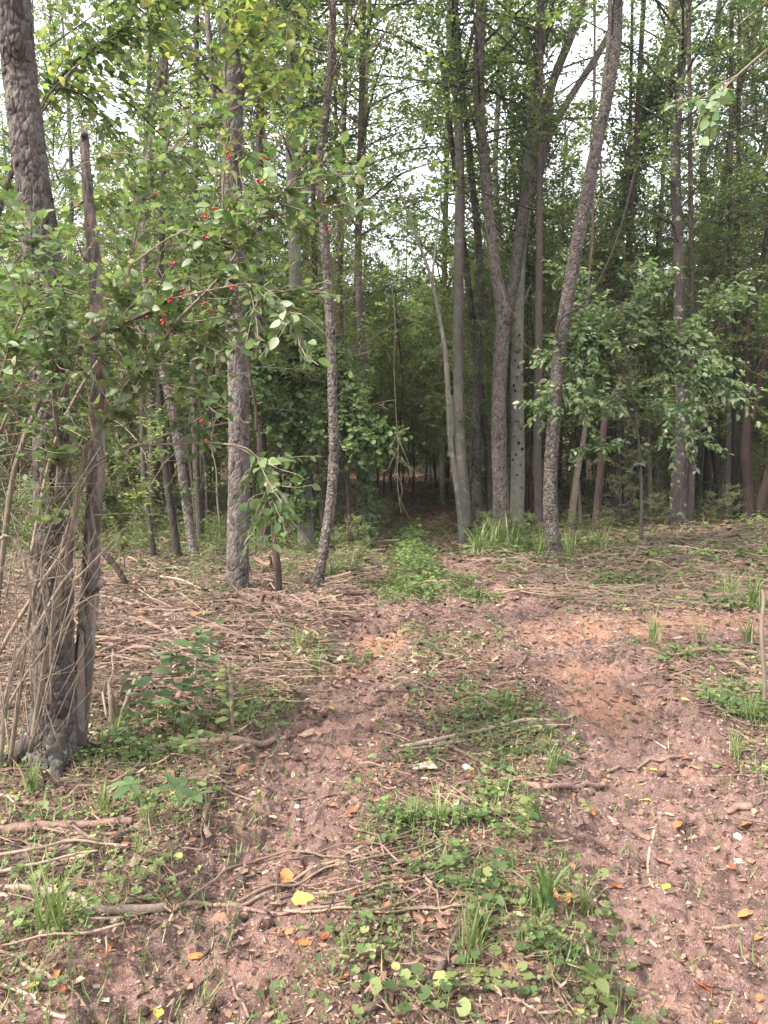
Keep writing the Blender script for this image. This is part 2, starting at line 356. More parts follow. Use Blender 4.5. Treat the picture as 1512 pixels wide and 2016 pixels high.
def ground_mat():
    m, n, l, out = newmat('clay soil and leaf mould')
    geo = n.new('ShaderNodeNewGeometry'); pos = geo.outputs['Position']
    def at(nm):
        a = n.new('ShaderNodeAttribute'); a.attribute_name = nm; return a.outputs['Fac']
    n1 = noise(n, l, pos, 1.7, 4, .6); n2 = noise(n, l, pos, 9, 5, .65); n3 = noise(n, l, pos, 55, 5, .7); n4 = noise(n, l, pos, 170, 3, .6)
    soil = mixc(n, l, mapr(n, l, n2.outputs[0], .3, .7), (.135, .080, .068), (.36, .222, .192))
    soil = mixc(n, l, mapr(n, l, n1.outputs[0], .50, .66, 0, .7), soil, (.42, .245, .185))
    soil = mixc(n, l, mapr(n, l, n3.outputs[0], .52, .66, 0, .75), soil, (.46, .325, .29))
    damp = mixc(n, l, mapr(n, l, n3.outputs[0], .3, .7), (.030, .020, .018), (.075, .047, .040))
    wet = n.new('ShaderNodeMath'); wet.operation = 'MULTIPLY'; l.new(mapr(n, l, n2.outputs[0], .50, .60), wet.inputs[0]); wet.inputs[1].default_value = .75
    soil = mixc(n, l, wet.outputs[0], soil, damp)
    cm_ = n.new('ShaderNodeMath'); cm_.operation = 'MULTIPLY'; l.new(at('painted_sun'), cm_.inputs[0]); l.new(mapr(n, l, n3.outputs[0], .35, .6, .3, .9), cm_.inputs[1])
    soil = mixc(n, l, cm_.outputs[0], soil, (.42, .225, .145))  # warm sunlight patches painted into the soil colour as orange
    lit = mixc(n, l, mapr(n, l, n3.outputs[0], .35, .65), (.065, .038, .031), (.20, .118, .092))
    lit = mixc(n, l, mapr(n, l, n2.outputs[0], .55, .7, 0, .6), lit, (.29, .145, .085))
    c = mixc(n, l, at('soil'), lit, soil)
    gr = mixc(n, l, mapr(n, l, n3.outputs[0], .4, .6), (.06, .09, .022), (.13, .16, .045))
    gm = n.new('ShaderNodeMath'); gm.operation = 'MULTIPLY'; l.new(at('green'), gm.inputs[0]); l.new(mapr(n, l, n2.outputs[0], .4, .6), gm.inputs[1])
    c = mixc(n, l, gm.outputs[0], c, gr)
    p = n.new('ShaderNodeBsdfPrincipled'); p.inputs['Roughness'].default_value = .92; p.inputs['Specular IOR Level'].default_value = .25
    l.new(c, p.inputs['Base Color'])
    a1 = n.new('ShaderNodeMath'); a1.operation = 'MULTIPLY_ADD'; l.new(n3.outputs[0], a1.inputs[0]); a1.inputs[1].default_value = 1.0; l.new(n4.outputs[0], a1.inputs[2])
    b = n.new('ShaderNodeBump'); b.inputs['Strength'].default_value = 1.0; b.inputs['Distance'].default_value = .02; l.new(a1.outputs[0], b.inputs['Height']); l.new(b.outputs[0], p.inputs['Normal'])
    l.new(p.outputs[0], out.inputs['Surface']); return m
M_GROUND = ground_mat()

# ------------------------------------------------------------------ green areas
GREEN = []   # (x, y, rx, ry)
for px, py, rx, ry in [(812, 1090, .28, 1.4), (870, 1142, .65, .5), (930, 1165, .4, .4), (690, 1150, .7, .6), (700, 1110, .5, .6), (1020, 1085, .9, .8), (950, 1090, .6, .8), (1160, 1080, .7, .6),
                       (1430, 1100, 1.3, .25), (1460, 1195, .6, .5), (1240, 1160, .5, .3), (960, 1400, .42, .38), (870, 1310, .28, .3), (1050, 1400, .25, .3), (600, 1300, .5, .6),
                       (1320, 1290, .5, .25), (1480, 1400, .3, .6), (850, 1640, .30, .25), (960, 1720, .25, .3), (1000, 1900, .35, .2), (860, 1960, .25, .1), (1090, 1960, .2, .12),
                       (60, 1480, .3, .3), (250, 1480, .4, .3), (330, 1600, .25, .15), (100, 1830, .2, .12), (1050, 1500, .25, .25), (450, 1400, .6, .5), (400, 1180, .8, .5), (1100, 1480, .2, .2),
                       (945, 1185, .3, .3), (560, 1270, .5, .3), (1480, 1500, .2, .4)]:
    g = G0(px, py); GREEN.append((g[0], g[1], rx, ry))
MIDL = np.array([G0(*p) for p in [(880, 2100), (900, 2000), (930, 1850), (925, 1700), (950, 1600), (960, 1500), (965, 1400), (905, 1320), (860, 1270)]])
RUTE = np.array([G0(*p) for p in [(812, 1180), (815, 1120), (806, 1080), (800, 1045), (795, 1020)]])
def green(x, y):
    dm, am = pdist(x, y, MIDL); de, ae = pdist(x, y, RUTE)
    g = np.maximum(.52 * (1 - sstep(.15, .55, dm + .25 * fbm(x * 3, y * 3, 2, 95))), 1.3 * (1 - sstep(.15, .5, de)))
    for gx, gy, rx, ry in GREEN:
        g = np.maximum(g, 1 - sstep(.35, 1.15, np.hypot((x - gx) / rx, (y - gy) / ry) + .35 * fbm(x * 4, y * 4, 2, 91)))
    return g * sstep(.25, .62, vn(x * 5.5, y * 5.5, 93) * .6 + vn(x * 1.7, y * 1.7, 94) * .4 + .26 * (np.hypot(x, y) > 7))

# ------------------------------------------------------------------ ground sheet
def build_ground():
    a1 = np.linspace(-31, 31, 500); a2 = np.linspace(31, 329, 110)[1:-1]
    ang = np.radians(np.concatenate([a1, a2]))
    r1 = np.array([.02, .3, .6, .9, 1.15, 1.3]); r2 = np.geomspace(1.42, 14, 380); r3 = np.geomspace(14, 600, 60)[1:]
    rad = np.concatenate([r1, r2, r3])
    A, RR = np.meshgrid(ang, rad)
    X = np.sin(A) * RR; Y = np.cos(A) * RR
    Z = ground_z(X.ravel(), Y.ravel())
    t, *_ = track(X.ravel(), Y.ravel())
    litn = sstep(.35, .65, vn(X.ravel() * 1.1, Y.ravel() * 1.1, 71))
    far = sstep(9, 15, RR.ravel())
    soil = np.clip(t + .35 * litn * (1 - far), 0, 1)
    gg = green(X.ravel(), Y.ravel()) * (1 - t * .6)
    gg = np.maximum(gg, far * .55 * sstep(.4, .7, vn(X.ravel() * .5, Y.ravel() * .5, 77)))
    V = np.stack([X.ravel(), Y.ravel(), Z], -1)
    na = len(ang); nr = len(rad)
    i = np.arange(nr - 1)[:, None] * na; j = np.arange(na)[None]; j2 = (j + 1) % na
    Q = np.stack([i + j, i + na + j, i + na + j2, i + j2], -1).reshape(-1, 4)
    xx, yy = X.ravel(), Y.ravel(); q = [G0(1200, 1240), G0(1330, 1235), G0(1180, 1380), G0(1420, 1225), G0(1150, 1330), G0(960, 1480), G0(760, 1260)]; painted_sun = np.zeros(len(xx))
    for c_, (ra, rb) in zip(q, [(.8, .7), (.8, .5), (.35, .5), (.9, .5), (.4, .6), (.2, .15), (.4, .4)]): painted_sun = np.maximum(painted_sun, 1 - sstep(.3, 1.2, np.hypot((xx - c_[0]) / ra, (yy - c_[1]) / rb) + .5 * fbm(xx * 3, yy * 3, 3, 55)))  # mask for the sunlight painted on the bend and right rut
    painted_sun = np.append(painted_sun, 0)
    V = np.vstack([V, [0, 0, gz1(0, 0)]]); soil = np.append(soil, 0); gg = np.append(gg, 0)
    jj = np.arange(na); T = np.stack([jj, (jj + 1) % na, np.full(na, len(V) - 1)], -1)
    me = mk('ground', V, [Q, T], M_GROUND, True, {'soil': soil, 'green': gg, 'painted_sun': painted_sun})
    tag(ob('ground', me), 'bare pinkish soil and leaf mould of the clearing with two wheel ruts', kind='structure')
build_ground()

# ------------------------------------------------------------------ leaf templates
L_SIMPLE = (np.array([[0, 0, 0], [-.30, .45, .07], [0, 1, -.06], [.30, .45, .07]], float), np.array([[0, 1, 2], [0, 2, 3]]))
def ovate(wd=.62, cup=.12, droop=.18, fold=.06, n=5, wav=.0, seed=0):
    rr = np.random.default_rng(seed)
    t = np.linspace(0, 1, n + 1)
    hw = wd / 2 * np.sin(np.pi * t ** .75) ** .8; hw[-1] = 0.0; hw[0] = .03
    V = []; 
    for k, (tt, h) in enumerate(zip(t, hw)):
        z = -droop * tt ** 2
        e = wav * rr.normal(size=2)
        V += [[-h, tt, z + fold * h / (wd / 2) + cup * h * h + e[0]], [0, tt, z], [h, tt, z + fold * h / (wd / 2) + cup * h * h + e[1]]]
    Fq = []
    for k in range(n):
        a = 3 * k; Fq += [[a, a + 1, a + 4, a + 3], [a + 1, a + 2, a + 5, a + 4]]
    return np.array(V, float), np.array(Fq)
def roundleaf():
    th = np.linspace(math.radians(-75), math.radians(255), 11)
    V = [[0, .38, 0]] + [[.5 * math.cos(a) * (1 + .06 * (-1) ** k), .45 + .47 * math.sin(a), .07 + .03 * (-1) ** k] for k, a in enumerate(th)]
    return np.array(V, float), np.array([[0, k, k + 1] for k in range(1, 11)])
L_OV = ovate(); L_OV2 = ovate(.5, .1, .3, .1, 4); L_RND = roundleaf()
def fivefinger():
    V, Fc = ovate(.42, .05, .22, .05, 4); b = Bag()
    for a in (-125, -62, 0, 62, 125):
        c, s = math.cos(math.radians(a)), math.sin(math.radians(a)); k = .72 if abs(a) > 100 else 1
        b.add(V @ np.array([[c, s, 0], [-s, c, 0], [0, 0, 1]]) * k + np.array([0, 0, -.02]), Fc)
    return np.concatenate(b.V), np.concatenate(b.F[4])
L_FIVE = fivefinger()

def rdir(n, up=0.0, r=rng):
    v = r.normal(size=(n, 3)); v[:, 2] += up; return norm(v)

# ------------------------------------------------------------------ crowns
def twig_leaves(p0, d, L, nl, ls, r, out, spread=.10, flat=.7):
    """leaves alternating along a twig; appends (pos, dir, normal, size)"""
    t = (np.arange(nl) + r.random(nl)) / nl
    pos = p0 + d * (L * t)[:, None] + r.normal(size=(nl, 3)) * L * spread; pos[:, 2] -= .12 * L * t ** 2
    side = norm(np.cross(d, [0, 0, 1.])); sg = np.where(np.arange(nl) % 2, 1, -1)[:, None]
    dr = norm(d * .7 + side * sg * .9 + r.normal(size=(nl, 3)) * .35 + np.array([0, 0, -.25]))
    nn = norm(np.array([0, 0, 1.]) * flat + r.normal(size=(nl, 3)) * .45)
    out.append((pos, dr, nn, ls * r.uniform(.6, 1.25, nl)))
def crown(seed, z0, z1, rad, nlimb, ntwig, nleaf, ls, up=(.2, .9), trunkr=.05, top=True, lim_r=.018, zpow=1.0):
    r = np.random.default_rng(seed); out = []; bb = Bag()
    for k in range(nlimb):
        u = ((k + r.random()) / nlimb) ** zpow; z = z0 + (z1 - z0) * u
        az = k * 2.4 + r.normal() * .5; el = r.uniform(*up)
        L = rad * (.45 + .75 * math.sin(math.pi * min(1, .18 + .80 * u))) * r.uniform(.6, 1.15)
        d = np.array([math.cos(az) * math.cos(el), math.sin(az) * math.cos(el), math.sin(el)])
        p = np.array([0, 0, z]); bend = r.normal(size=3) * .18 * L; bend[2] = abs(bend[2]) * .3
        pts = np.array([p, p + d * L * .5 + bend * .5, p + d * L + bend * .3 + np.array([0, 0, -.10 * L])])
        V, Fa = tube(pts, [lim_r * (.4 + L * .4), .004], 4, 6, cap=False); bb.add(V, Fa)
        for j in range(ntwig):
            t = .22 + .78 * (j + r.random()) / ntwig
            a = resample(pts, 12)[min(11, int(t * 11))]
            td = norm(d * .6 + rdir(1, 0, r)[0] * np.array([1, 1, .55])); tl = r.uniform(.35, .8) * (1.25 - .55 * t) * max(.55, rad * .38)
            V, Fa = tube([a, a + td * tl + np.array([0, 0, -.1 * tl])], [.005, .002], 3, 3, cap=False); bb.add(V, Fa)
            twig_leaves(a, td, tl, nleaf, ls, r, out)
    pos = np.concatenate([o[0] for o in out]); dr = np.concatenate([o[1] for o in out]); nn = np.concatenate([o[2] for o in out]); s = np.concatenate([o[3] for o in out])
    V, Fa = scatter(*L_SIMPLE, pos, frames(dr, nn), s)
    return (V, Fa), bb
def crown_meshes(tagname, mat, bm, *a, **k):
    (V, Fa), bb = crown(*a, **k)
    return mk(tagname, V, Fa, mat), bb.mesh('branches', bm)
CAN = [crown_meshes('crown', [M_LEAF, M_LEAF, M_LEAF_D, M_LEAF][i], B_FAR, 100 + i, 4.0 + i * .5, 14.5, 2.7, 46, 11, 17, .085, zpow=1.0) for i in range(4)]
UND = [crown_meshes('crown', [M_LEAF, M_LEAF_D, M_LEAF_Y, M_LEAF][i], B_TWIG, 200 + i, .9 + .2 * i, 5.2, 1.45, 28, 9, 15, .066, lim_r=.010) for i in range(4)]
FAR = [crown_meshes('crown', [M_LEAF, M_LEAF_D, M_LEAF][i], B_FAR, 300 + i, 1.2, 13.0, 3.0, 48, 11, 16, .145, zpow=1.1) for i in range(3)]
SHR = [crown_meshes('foliage', [M_LEAF_D, M_LEAF, M_HERB][i], B_TWIG, 400 + i, .1, 1.5, .8, 16, 7, 12, .055, lim_r=.006) for i in range(3)]
THK = [crown_meshes('crown', [M_LEAF, M_LEAF_L, M_LEAF, M_LEAF_D][i], B_TWIG, 450 + i, .5 + .4 * i, 6.5, 2.0, 44, 12, 20, .075, lim_r=.009, zpow=1.1) for i in range(4)]
MID = [crown_meshes('crown', [M_LEAF_L, M_LEAF, M_LEAF_L][i], B_TWIG, 470 + i, 1.7 + .3 * i, 7.5, 2.2, 40, 11, 19, .072, lim_r=.009) for i in range(3)]
THIN = [crown_meshes('crown', [M_LEAF, M_LEAF_D, M_LEAF][i], B_TWIG, 500 + i, 2.0 + i, 10.5, 1.9, 34, 9, 16, .08, lim_r=.010) for i in range(3)]

# ------------------------------------------------------------------ proto trunks for woodland trees
def proto_trunk(seed, H, r0, mat, seg=9, lean=.35):
    r = np.random.default_rng(seed); n = 6
    z = np.linspace(-.15, H, n); pts = np.stack([np.cumsum(r.normal(size=n) * lean * .45), np.cumsum(r.normal(size=n) * lean * .45), z], -1)
    pts[:, :2] -= pts[0, :2]; pts[1:, :2] *= .8
    V, Fa = tube(pts, [r0 * 1.35, r0, r0 * .85, r0 * .7, r0 * .5, r0 * .2], seg, 26, wob=.10, seed=seed)
    return mk('trunk', V, Fa, mat, True)
TRK = [proto_trunk(20 + i, 15, .075 + .015 * (i % 3), [B_FAR, B_DARK, B_FAR, B_SCALE, B_DARK, B_FAR][i]) for i in range(6)]
TRKS = [proto_trunk(40 + i, 6.0, .035, [B_DARK, B_TWIG, B_RED, B_FAR][i], 6, .22) for i in range(4)]
TRKM = [proto_trunk(60 + i, 11, .055, [B_DARK, B_FAR, B_DARK, B_FAR][i], 7, .3) for i in range(4)]

def wood_tree(x, y, cm, tm, label, cat, group, s=1.0, name='woodland_tree', sz=None):
    g = float(base_z(np.array([x]), np.array([y]))[0])
    rz = R.uniform(0, 6.28)
    t = thing(name, label, cat, (x, y, g), group, rz)
    zz = s if sz is None else sz
    t.scale = (s, s, zz)
    if tm is not None: ob('trunk', tm, t)
    if cm is not None:
        ob('branches', cm[1], t); ob(cm[0].name.split('.')[0], cm[0], t)
    return t

# ------------------------------------------------------------------ named trunks
def cherry_disp(u_scale, v_scale, amp, seed, tilt=.5):
    def f(TH, A, RR):
        Rm = RR.mean(); nu = max(5, int(2 * math.pi * Rm / u_scale))
        wv = 1.3 * fbm(np.cos(TH) * nu * .12 + 9, A / v_scale * .3 + np.sin(TH) * nu * .12, 3, seed)
        u = TH / (2 * math.pi) * nu; v = A / v_scale + wv
        iu = np.floor(u); iv = np.floor(v); f1 = np.full(u.shape, 9.); f2 = np.full(u.shape, 9.); idv = np.zeros(u.shape); dv = np.zeros(u.shape)
        for du in (-1, 0, 1):
            for dw in (-1, 0, 1):
                cu = iu + du; cv = iv + dw; cm_ = np.mod(cu, nu)
                h1 = _hash(cm_.astype(np.int64), cv.astype(np.int64), seed); h2 = _hash(cm_.astype(np.int64), cv.astype(np.int64), seed + 5)
                dd = np.hypot(u - cu - h1, v - cv - h2)
                m = dd < f1; f2 = np.where(m, f1, np.minimum(f2, dd)); idv = np.where(m, h1 * 7.3 % 1, idv); dv = np.where(m, v - cv - h2, dv); f1 = np.where(m, dd, f1)
        plate = sstep(.03, .22, f2 - f1)
        return amp * (plate * (.55 + .6 * idv) - .6 - tilt * dv * plate) + amp * .35 * fbm(u * 4, v * 4, 2, seed + 9)
    return f
def trunk_mesh(name, px, d, mat, seg=14, n=60, disp=None, wob=.06, seed=1, base=None, flare=1.0, dz=None, dy=None):
    """px: list of (x, y, width) in the picture from the ground up, at depth d; vertices relative to base"""
    pts = []; rad = []
    rs = np.random.default_rng(seed)
    for k, (x, y, w_) in enumerate(px):
        yy = d + (dy * k / len(px) if dy else 0) + (rs.normal() * .02 if 0 < k else 0)
        p = P(x, y, yy); pts.append(p); rad.append(w_ / 2 / F * yy)
    pts = np.array(pts); rad = np.array(rad)
    if base is None: base = np.array([pts[0][0], pts[0][1], gz1(pts[0][0], pts[0][1])])
    if flare > 1:
        pts = np.vstack([pts[0] + (pts[0] - pts[1]) * .0 + np.array([0, 0, -.18]), pts[0] + np.array([0, 0, .0]), pts[0] * .88 + pts[1] * .12, pts[1:]])
        rad = np.concatenate([[rad[0] * flare * 1.15, rad[0] * flare, rad[0] * 1.04], rad[1:]])
    C = resample(pts, n); tt = np.linspace(0, 1, n)
    V, Fa = tube(C, np.interp(np.linspace(0, len(rad) - 1, n), np.arange(len(rad)), rad), seg, n, wob, disp, seed=seed)
    return mk(name, V - base, Fa, mat, True), base, pts
def ext(px, extra=700):
    """continue a trunk above the frame in the direction it has there"""
    a, b = px[-2], px[-1]; k = extra / max(1, (a[1] - b[1]))
    return px + [(b[0] + (b[0] - a[0]) * k * .7, b[1] - extra, b[2] * .72)]
NAMED = []
def named_tree(label, px, d, mat, seg=14, n=60, disp=None, cat='tree', name='tree', limbs=(), cr=None, crz=None, seed=None, flare=1.25, up=True, wob=.06, dy=None, crs=1.0):
    seed = seed or int(px[0][0])
    q = ext(px) if up else px
    me, base, pts = trunk_mesh('trunk', q, d, mat, seg, n, disp, wob, seed, flare=flare, dy=dy)
    t = thing(name, label, cat, base)
    ob('trunk', me, t)
    for lp in limbs:
        lm, _, _ = trunk_mesh('limb', lp, d, mat, max(6, seg // 2), max(16, n // 3), None, .05, seed + 3, base=base)
        ob('limb', lm, t)
    if cr is not None:
        cm = cr; top = pts[-1]; z = (crz if crz is not None else 0)
        # hang the crown so that its axis passes the trunk where it leaves the frame
        mid = pts[-2]
        ob('branches', cm[1], t, (mid[0] - base[0], mid[1] - base[1], z), (0, 0, R.uniform(0, 6)), crs)
        ob('crown', cm[0], t, (mid[0] - base[0], mid[1] - base[1], z), t.children[-1].rotation_euler[:], crs)
    NAMED.append((base[0], base[1]))
    return t
def depth(px, py):
    return G(px, py)[1]

# 1 the big left cherry
t1 = named_tree('large cherry trunk with flaky grey bark behind the berry shrub at the left',
    [(104, 1492, 88), (106, 1300, 76), (105, 1100, 71), (103, 900, 68), (95, 700, 66), (82, 500, 66), (60, 330, 62), (40, 150, 60), (28, 0, 58)], depth(108, 1492), B_PLATE,
    seg=170, n=640, disp=cherry_disp(.036, .055, .0085, 3, .2), flare=1.22, cr=CAN[1], crz=.5, wob=.04)
# 2 snag, hugging it
sn = [(140, 1478, 50), (165, 1300, 40), (178, 1150, 34), (186, 1000, 30), (192, 850, 29), (195, 700, 27), (188, 560, 23), (178, 430, 21), (169, 330, 17), (166, 275, 15), (165, 262, 10)]
t2 = named_tree('slim dead snag with broken tip, right beside the large cherry', sn, depth(140, 1478), B_DEAD, seg=30, n=260, cat='dead tree', name='dead_snag', up=False, disp=cherry_disp(.03, .12, .006, 44, .2), wob=.22, flare=1.15,
    limbs=[[(178, 1160, 26), (192, 1150, 22), (200, 1146, 16)], [(164, 285, 9), (162, 256, 6), (160, 232, 1.5)], [(168, 280, 8), (170, 262, 5), (173, 250, 1)], [(166, 275, 5), (167, 255, 3), (166, 243, 1)], [(178, 520, 6), (160, 500, 4), (150, 470, 2)], [(192, 760, 7), (204, 748, 5), (212, 730, 2)]])
# 3 second cherry
named_tree('stout cherry trunk with scaly brown base and lichen higher up, left of the track',
    [(467, 1172, 46), (468, 1080, 43), (470, 950, 40), (470, 800, 40), (466, 650, 41), (460, 500, 40), (456, 350, 38), (458, 200, 36), (454, 80, 30), (452, 0, 28)], depth(467, 1172), B_PLATE,
    seg=72, n=330, disp=cherry_disp(.036, .045, .0085, 8, .3), cr=CAN[0], crz=1.2, flare=1.2,
    limbs=[[(458, 230, 18), (485, 150, 15), (505, 60, 13), (520, -60, 10)], [(456, 330, 16), (430, 250, 13), (415, 120, 12), (405, -20, 9)]])
# 4 thin crooked
named_tree('thin crooked dark cherry leaning left at its foot, between the stout cherry and the track',
    [(625, 1170, 21), (632, 1110, 21), (650, 1000, 20), (657, 900, 20), (655, 800, 18), (652, 680, 17), (645, 560, 17), (638, 450, 16), (628, 340, 15), (640, 230, 15), (652, 120, 14), (655, 0, 12)], depth(625, 1170), B_SCALE,
    seg=40, n=260, disp=cherry_disp(.036, .04, .010, 12, .3), cr=THIN[0], crz=1.5)
# others left
named_tree('lichen spotted slim trunk leaning left, behind the brushwood left of the stout cherry', [(388, 1125, 20), (372, 1030, 18), (354, 900, 17), (335, 790, 16), (310, 690, 15), (290, 600, 14), (285, 450, 13), (300, 250, 12), (325, 60, 10)], depth(388, 1110), B_SCALE, cr=THIN[1], crz=1, n=80)
named_tree('dark slim trunk with a reddish burl at its foot, left of the lichen spotted trunk', [(352, 1118, 17), (342, 1040, 15), (328, 940, 14), (318, 850, 13), (312, 650, 12), (320, 400, 11)], depth(352, 1110), B_DARK, cr=THIN[2], crz=1)
named_tree('thin black stem leaning left at the back of the brushwood', [(306, 1122, 13), (296, 1040, 12), (285, 960, 11), (280, 800, 10), (285, 600, 9)], depth(306, 1108), B_DARK, cr=UND[0])
named_tree('straight thin dark trunk right behind the lichen spotted trunk', [(396, 1070, 15), (390, 980, 14), (385, 880, 13), (380, 700, 12), (384, 400, 11)], depth(396, 1065), B_DARK, cr=THIN[0])
t10 = named_tree('grey trunk wrapped in climbing green vine leaves, left of the thin crooked cherry', [(605, 1100, 34), (598, 1000, 29), (590, 900, 27), (586, 800, 26), (582, 700, 25), (580, 500, 23), (572, 250, 20), (578, 0, 17)], depth(605, 1082), B_GREY, cr=CAN[2], crz=1.5, n=80)
named_tree('dark trunk with a thick foot standing in the undergrowth between the two scaly cherries', [(522, 1095, 26), (520, 1000, 21), (516, 900, 19), (512, 760, 18), (508, 500, 16), (512, 200, 14)], depth(522, 1078), B_DARK, cr=CAN[3], crz=2)
named_tree('dark trunk at the left edge of the track with ivy on its foot', [(728, 1080, 22), (722, 980, 19), (716, 860, 17), (712, 700, 16), (705, 500, 14), (712, 200, 12)], depth(728, 1072), B_DARK, cr=CAN[1], crz=1.2)
named_tree('thin reddish stem standing just left of the ivy footed trunk', [(692, 1092, 10), (685, 980, 9), (680, 860, 8), (674, 700, 8)], depth(692, 1085), B_RED, cr=UND[3], seg=8)
named_tree('slender trunk with narrow shadowed foot among thin stems left of the track', [(640, 1060, 15), (634, 960, 13), (630, 850, 12), (622, 600, 11)], depth(640, 1058), B_DARK, cr=THIN[1])
# right group
named_tree('thin tan sapling with bare leaning stem at the right edge of the track', [(911, 1085, 14), (905, 1010, 12), (895, 930, 11), (886, 860, 11), (882, 770, 10), (876, 690, 9), (864, 620, 8), (848, 545, 6), (825, 480, 6), (795, 400, 4), (770, 330, 3)], depth(911, 1085), B_GREY, cr=None, up=False,
    limbs=[[(886, 900, 11), (890, 830, 10), (886, 780, 8)], [(850, 550, 5), (862, 450, 4), (872, 340, 2)]], n=80)
named_tree('straight grey trunk just right of the leaning tan sapling', [(920, 1062, 25), (915, 980, 22), (906, 860, 21), (902, 720, 20), (902, 580, 20), (905, 420, 19), (904, 280, 18), (896, 120, 17), (892, 0, 15)], depth(920, 1052), B_GREY, cr=CAN[3], crz=2.5, n=90,
    limbs=[[(903, 190, 8), (925, 90, 7), (955, -40, 6)]])
named_tree('brown trunk with a side limb, second right of the leaning tan sapling', [(944, 1052, 24), (938, 960, 20), (938, 830, 18), (942, 700, 16), (945, 560, 15), (942, 480, 14), (930, 360, 13), (918, 240, 12), (905, 120, 11)], depth(944, 1046), B_SCALE, cr=THIN[2], crz=2, n=80,
    limbs=[[(944, 660, 9), (962, 590, 8), (975, 480, 6)]])
named_tree('thick leaning trunk with splintered pale wound left of the forked cherry', [(968, 1052, 22), (965, 960, 19), (960, 860, 17), (950, 800, 14)], depth(968, 1044), B_DARK, cr=UND[1], up=True)
t17 = named_tree('tall scaly cherry trunk forking into two limbs at head of the right hand group', [(990, 1056, 38), (986, 980, 32), (982, 880, 29), (982, 780, 28), (987, 680, 29), (990, 610, 31), (977, 545, 22), (965, 450, 20), (956, 340, 20), (944, 220, 21), (943, 100, 21), (947, 0, 19)], depth(990, 1052), B_SCALE,
    seg=48, n=320, disp=cherry_disp(.042, .045, .007, 15, .3), cr=CAN[0], crz=3.0,
    limbs=[[(992, 640, 26), (1008, 570, 24), (1022, 480, 23), (1035, 400, 23), (1062, 330, 21), (1076, 250, 19), (1086, 170, 17), (1125, 70, 15), (1150, 0, 14), (1190, -160, 11)],
           [(1072, 290, 13), (1100, 230, 13), (1140, 165, 13), (1175, 110, 13), (1205, 50, 12), (1235, -60, 10)],
           [(1000, 620, 5), (1028, 600, 4), (1045, 560, 3)]])
named_tree('smooth grey trunk dotted with round black spots, right beside the forked cherry', [(1016, 1052, 34), (1018, 1000, 28), (1020, 880, 26), (1018, 760, 25), (1018, 640, 25), (1022, 520, 25), (1035, 400, 23), (1046, 280, 21), (1056, 150, 21), (1068, 0, 19)], depth(990, 1052) + .8, B_SPOT, seg=24, n=120, cr=CAN[2], crz=3.0)
spot = NAMED[-1]
t19 = named_tree('leaning scaly grey trunk standing alone at front of the right hand group', [(1092, 1098, 36), (1086, 1040, 29), (1083, 960, 26), (1088, 860, 26), (1095, 760, 26), (1106, 660, 26), (1122, 560, 25), (1140, 460, 24), (1158, 370, 24), (1178, 270, 22), (1200, 170, 20), (1214, 80, 19), (1216, 0, 18)], depth(1092, 1098), B_SCALE,
    seg=56, n=330, disp=cherry_disp(.036, .04, .007, 18, .3), cr=CAN[1], crz=3.2,
    limbs=[[(1180, 270, 10), (1188, 180, 10), (1200, 60, 9), (1200, -80, 7)]])
named_tree('dark trunk half hidden right behind the leaning scaly trunk', [(1062, 1058, 20), (1060, 980, 17), (1058, 880, 16), (1060, 700, 15), (1062, 480, 13)], depth(1062, 1050), B_DARK, cr=CAN[3], crz=1)
named_tree('reddish brown bent sapling trunk with peeling bark under the pale shrub', [(1170, 1066, 17), (1176, 1000, 15), (1182, 930, 14), (1186, 870, 14), (1192, 820, 12), (1205, 785, 9), (1225, 740, 6)], depth(1170, 1060), B_RED, cr=None, up=False, n=70)
named_tree('twisted two stemmed vine trunk left of the reddish bent sapling', [(1122, 1048, 15), (1130, 980, 13), (1138, 920, 12), (1148, 870, 10), (1156, 800, 8), (1160, 700, 6), (1155, 600, 5), (1165, 480, 5), (1168, 300, 5)], depth(1122, 1044), B_TWIG, cr=None, up=True, n=80, limbs=[[(1145, 1052, 10), (1140, 1000, 9), (1136, 940, 8)]], name='twisted_vine', cat='vine')
t22 = named_tree('thick dark reddish trunk on the right bank under hanging foliage', [(1335, 1040, 38), (1336, 960, 32), (1340, 860, 28), (1342, 760, 25), (1338, 640, 22), (1336, 500, 20), (1330, 300, 17), (1345, 80, 14)], depth(1335, 1036), B_FAR, seg=30, n=140, cr=CAN[0], crz=1.6, disp=cherry_disp(.03, .07, .008, 31))
named_tree('thin upright dark trunk touching the right side of the reddish trunk', [(1360, 1030, 13), (1362, 930, 12), (1365, 800, 11), (1362, 600, 10)], depth(1360, 1026), B_DARK, cr=UND[2])
named_tree('left dark post like trunk of a close pair behind the right bank', [(1216, 1030, 15), (1217, 950, 14), (1216, 850, 13), (1222, 700, 12), (1240, 480, 11)], depth(1216, 1020), B_DARK, cr=THIN[0])
named_tree('right slimmer trunk of a close pair behind the right bank', [(1231, 1026, 11), (1230, 950, 10), (1228, 850, 9), (1232, 700, 8)], depth(1231, 1018), B_DARK, cr=UND[1])
named_tree('thin black leaning trunk right of the close pair', [(1246, 1010, 9), (1252, 930, 9), (1258, 860, 9), (1268, 780, 8)], depth(1246, 1006), B_DARK, cr=UND[0])
named_tree('thin brown stem with a kink left of the thick reddish trunk', [(1280, 1012, 9), (1278, 940, 9), (1276, 870, 10), (1284, 800, 9), (1290, 700, 8)], depth(1280, 1008), B_TWIG, cr=UND[3])
named_tree('left one of two black posts near right edge', [(1432, 1026, 13), (1432, 950, 12), (1434, 850, 11), (1436, 650, 10)], depth(1432, 1020), B_DARK, cr=THIN[1])
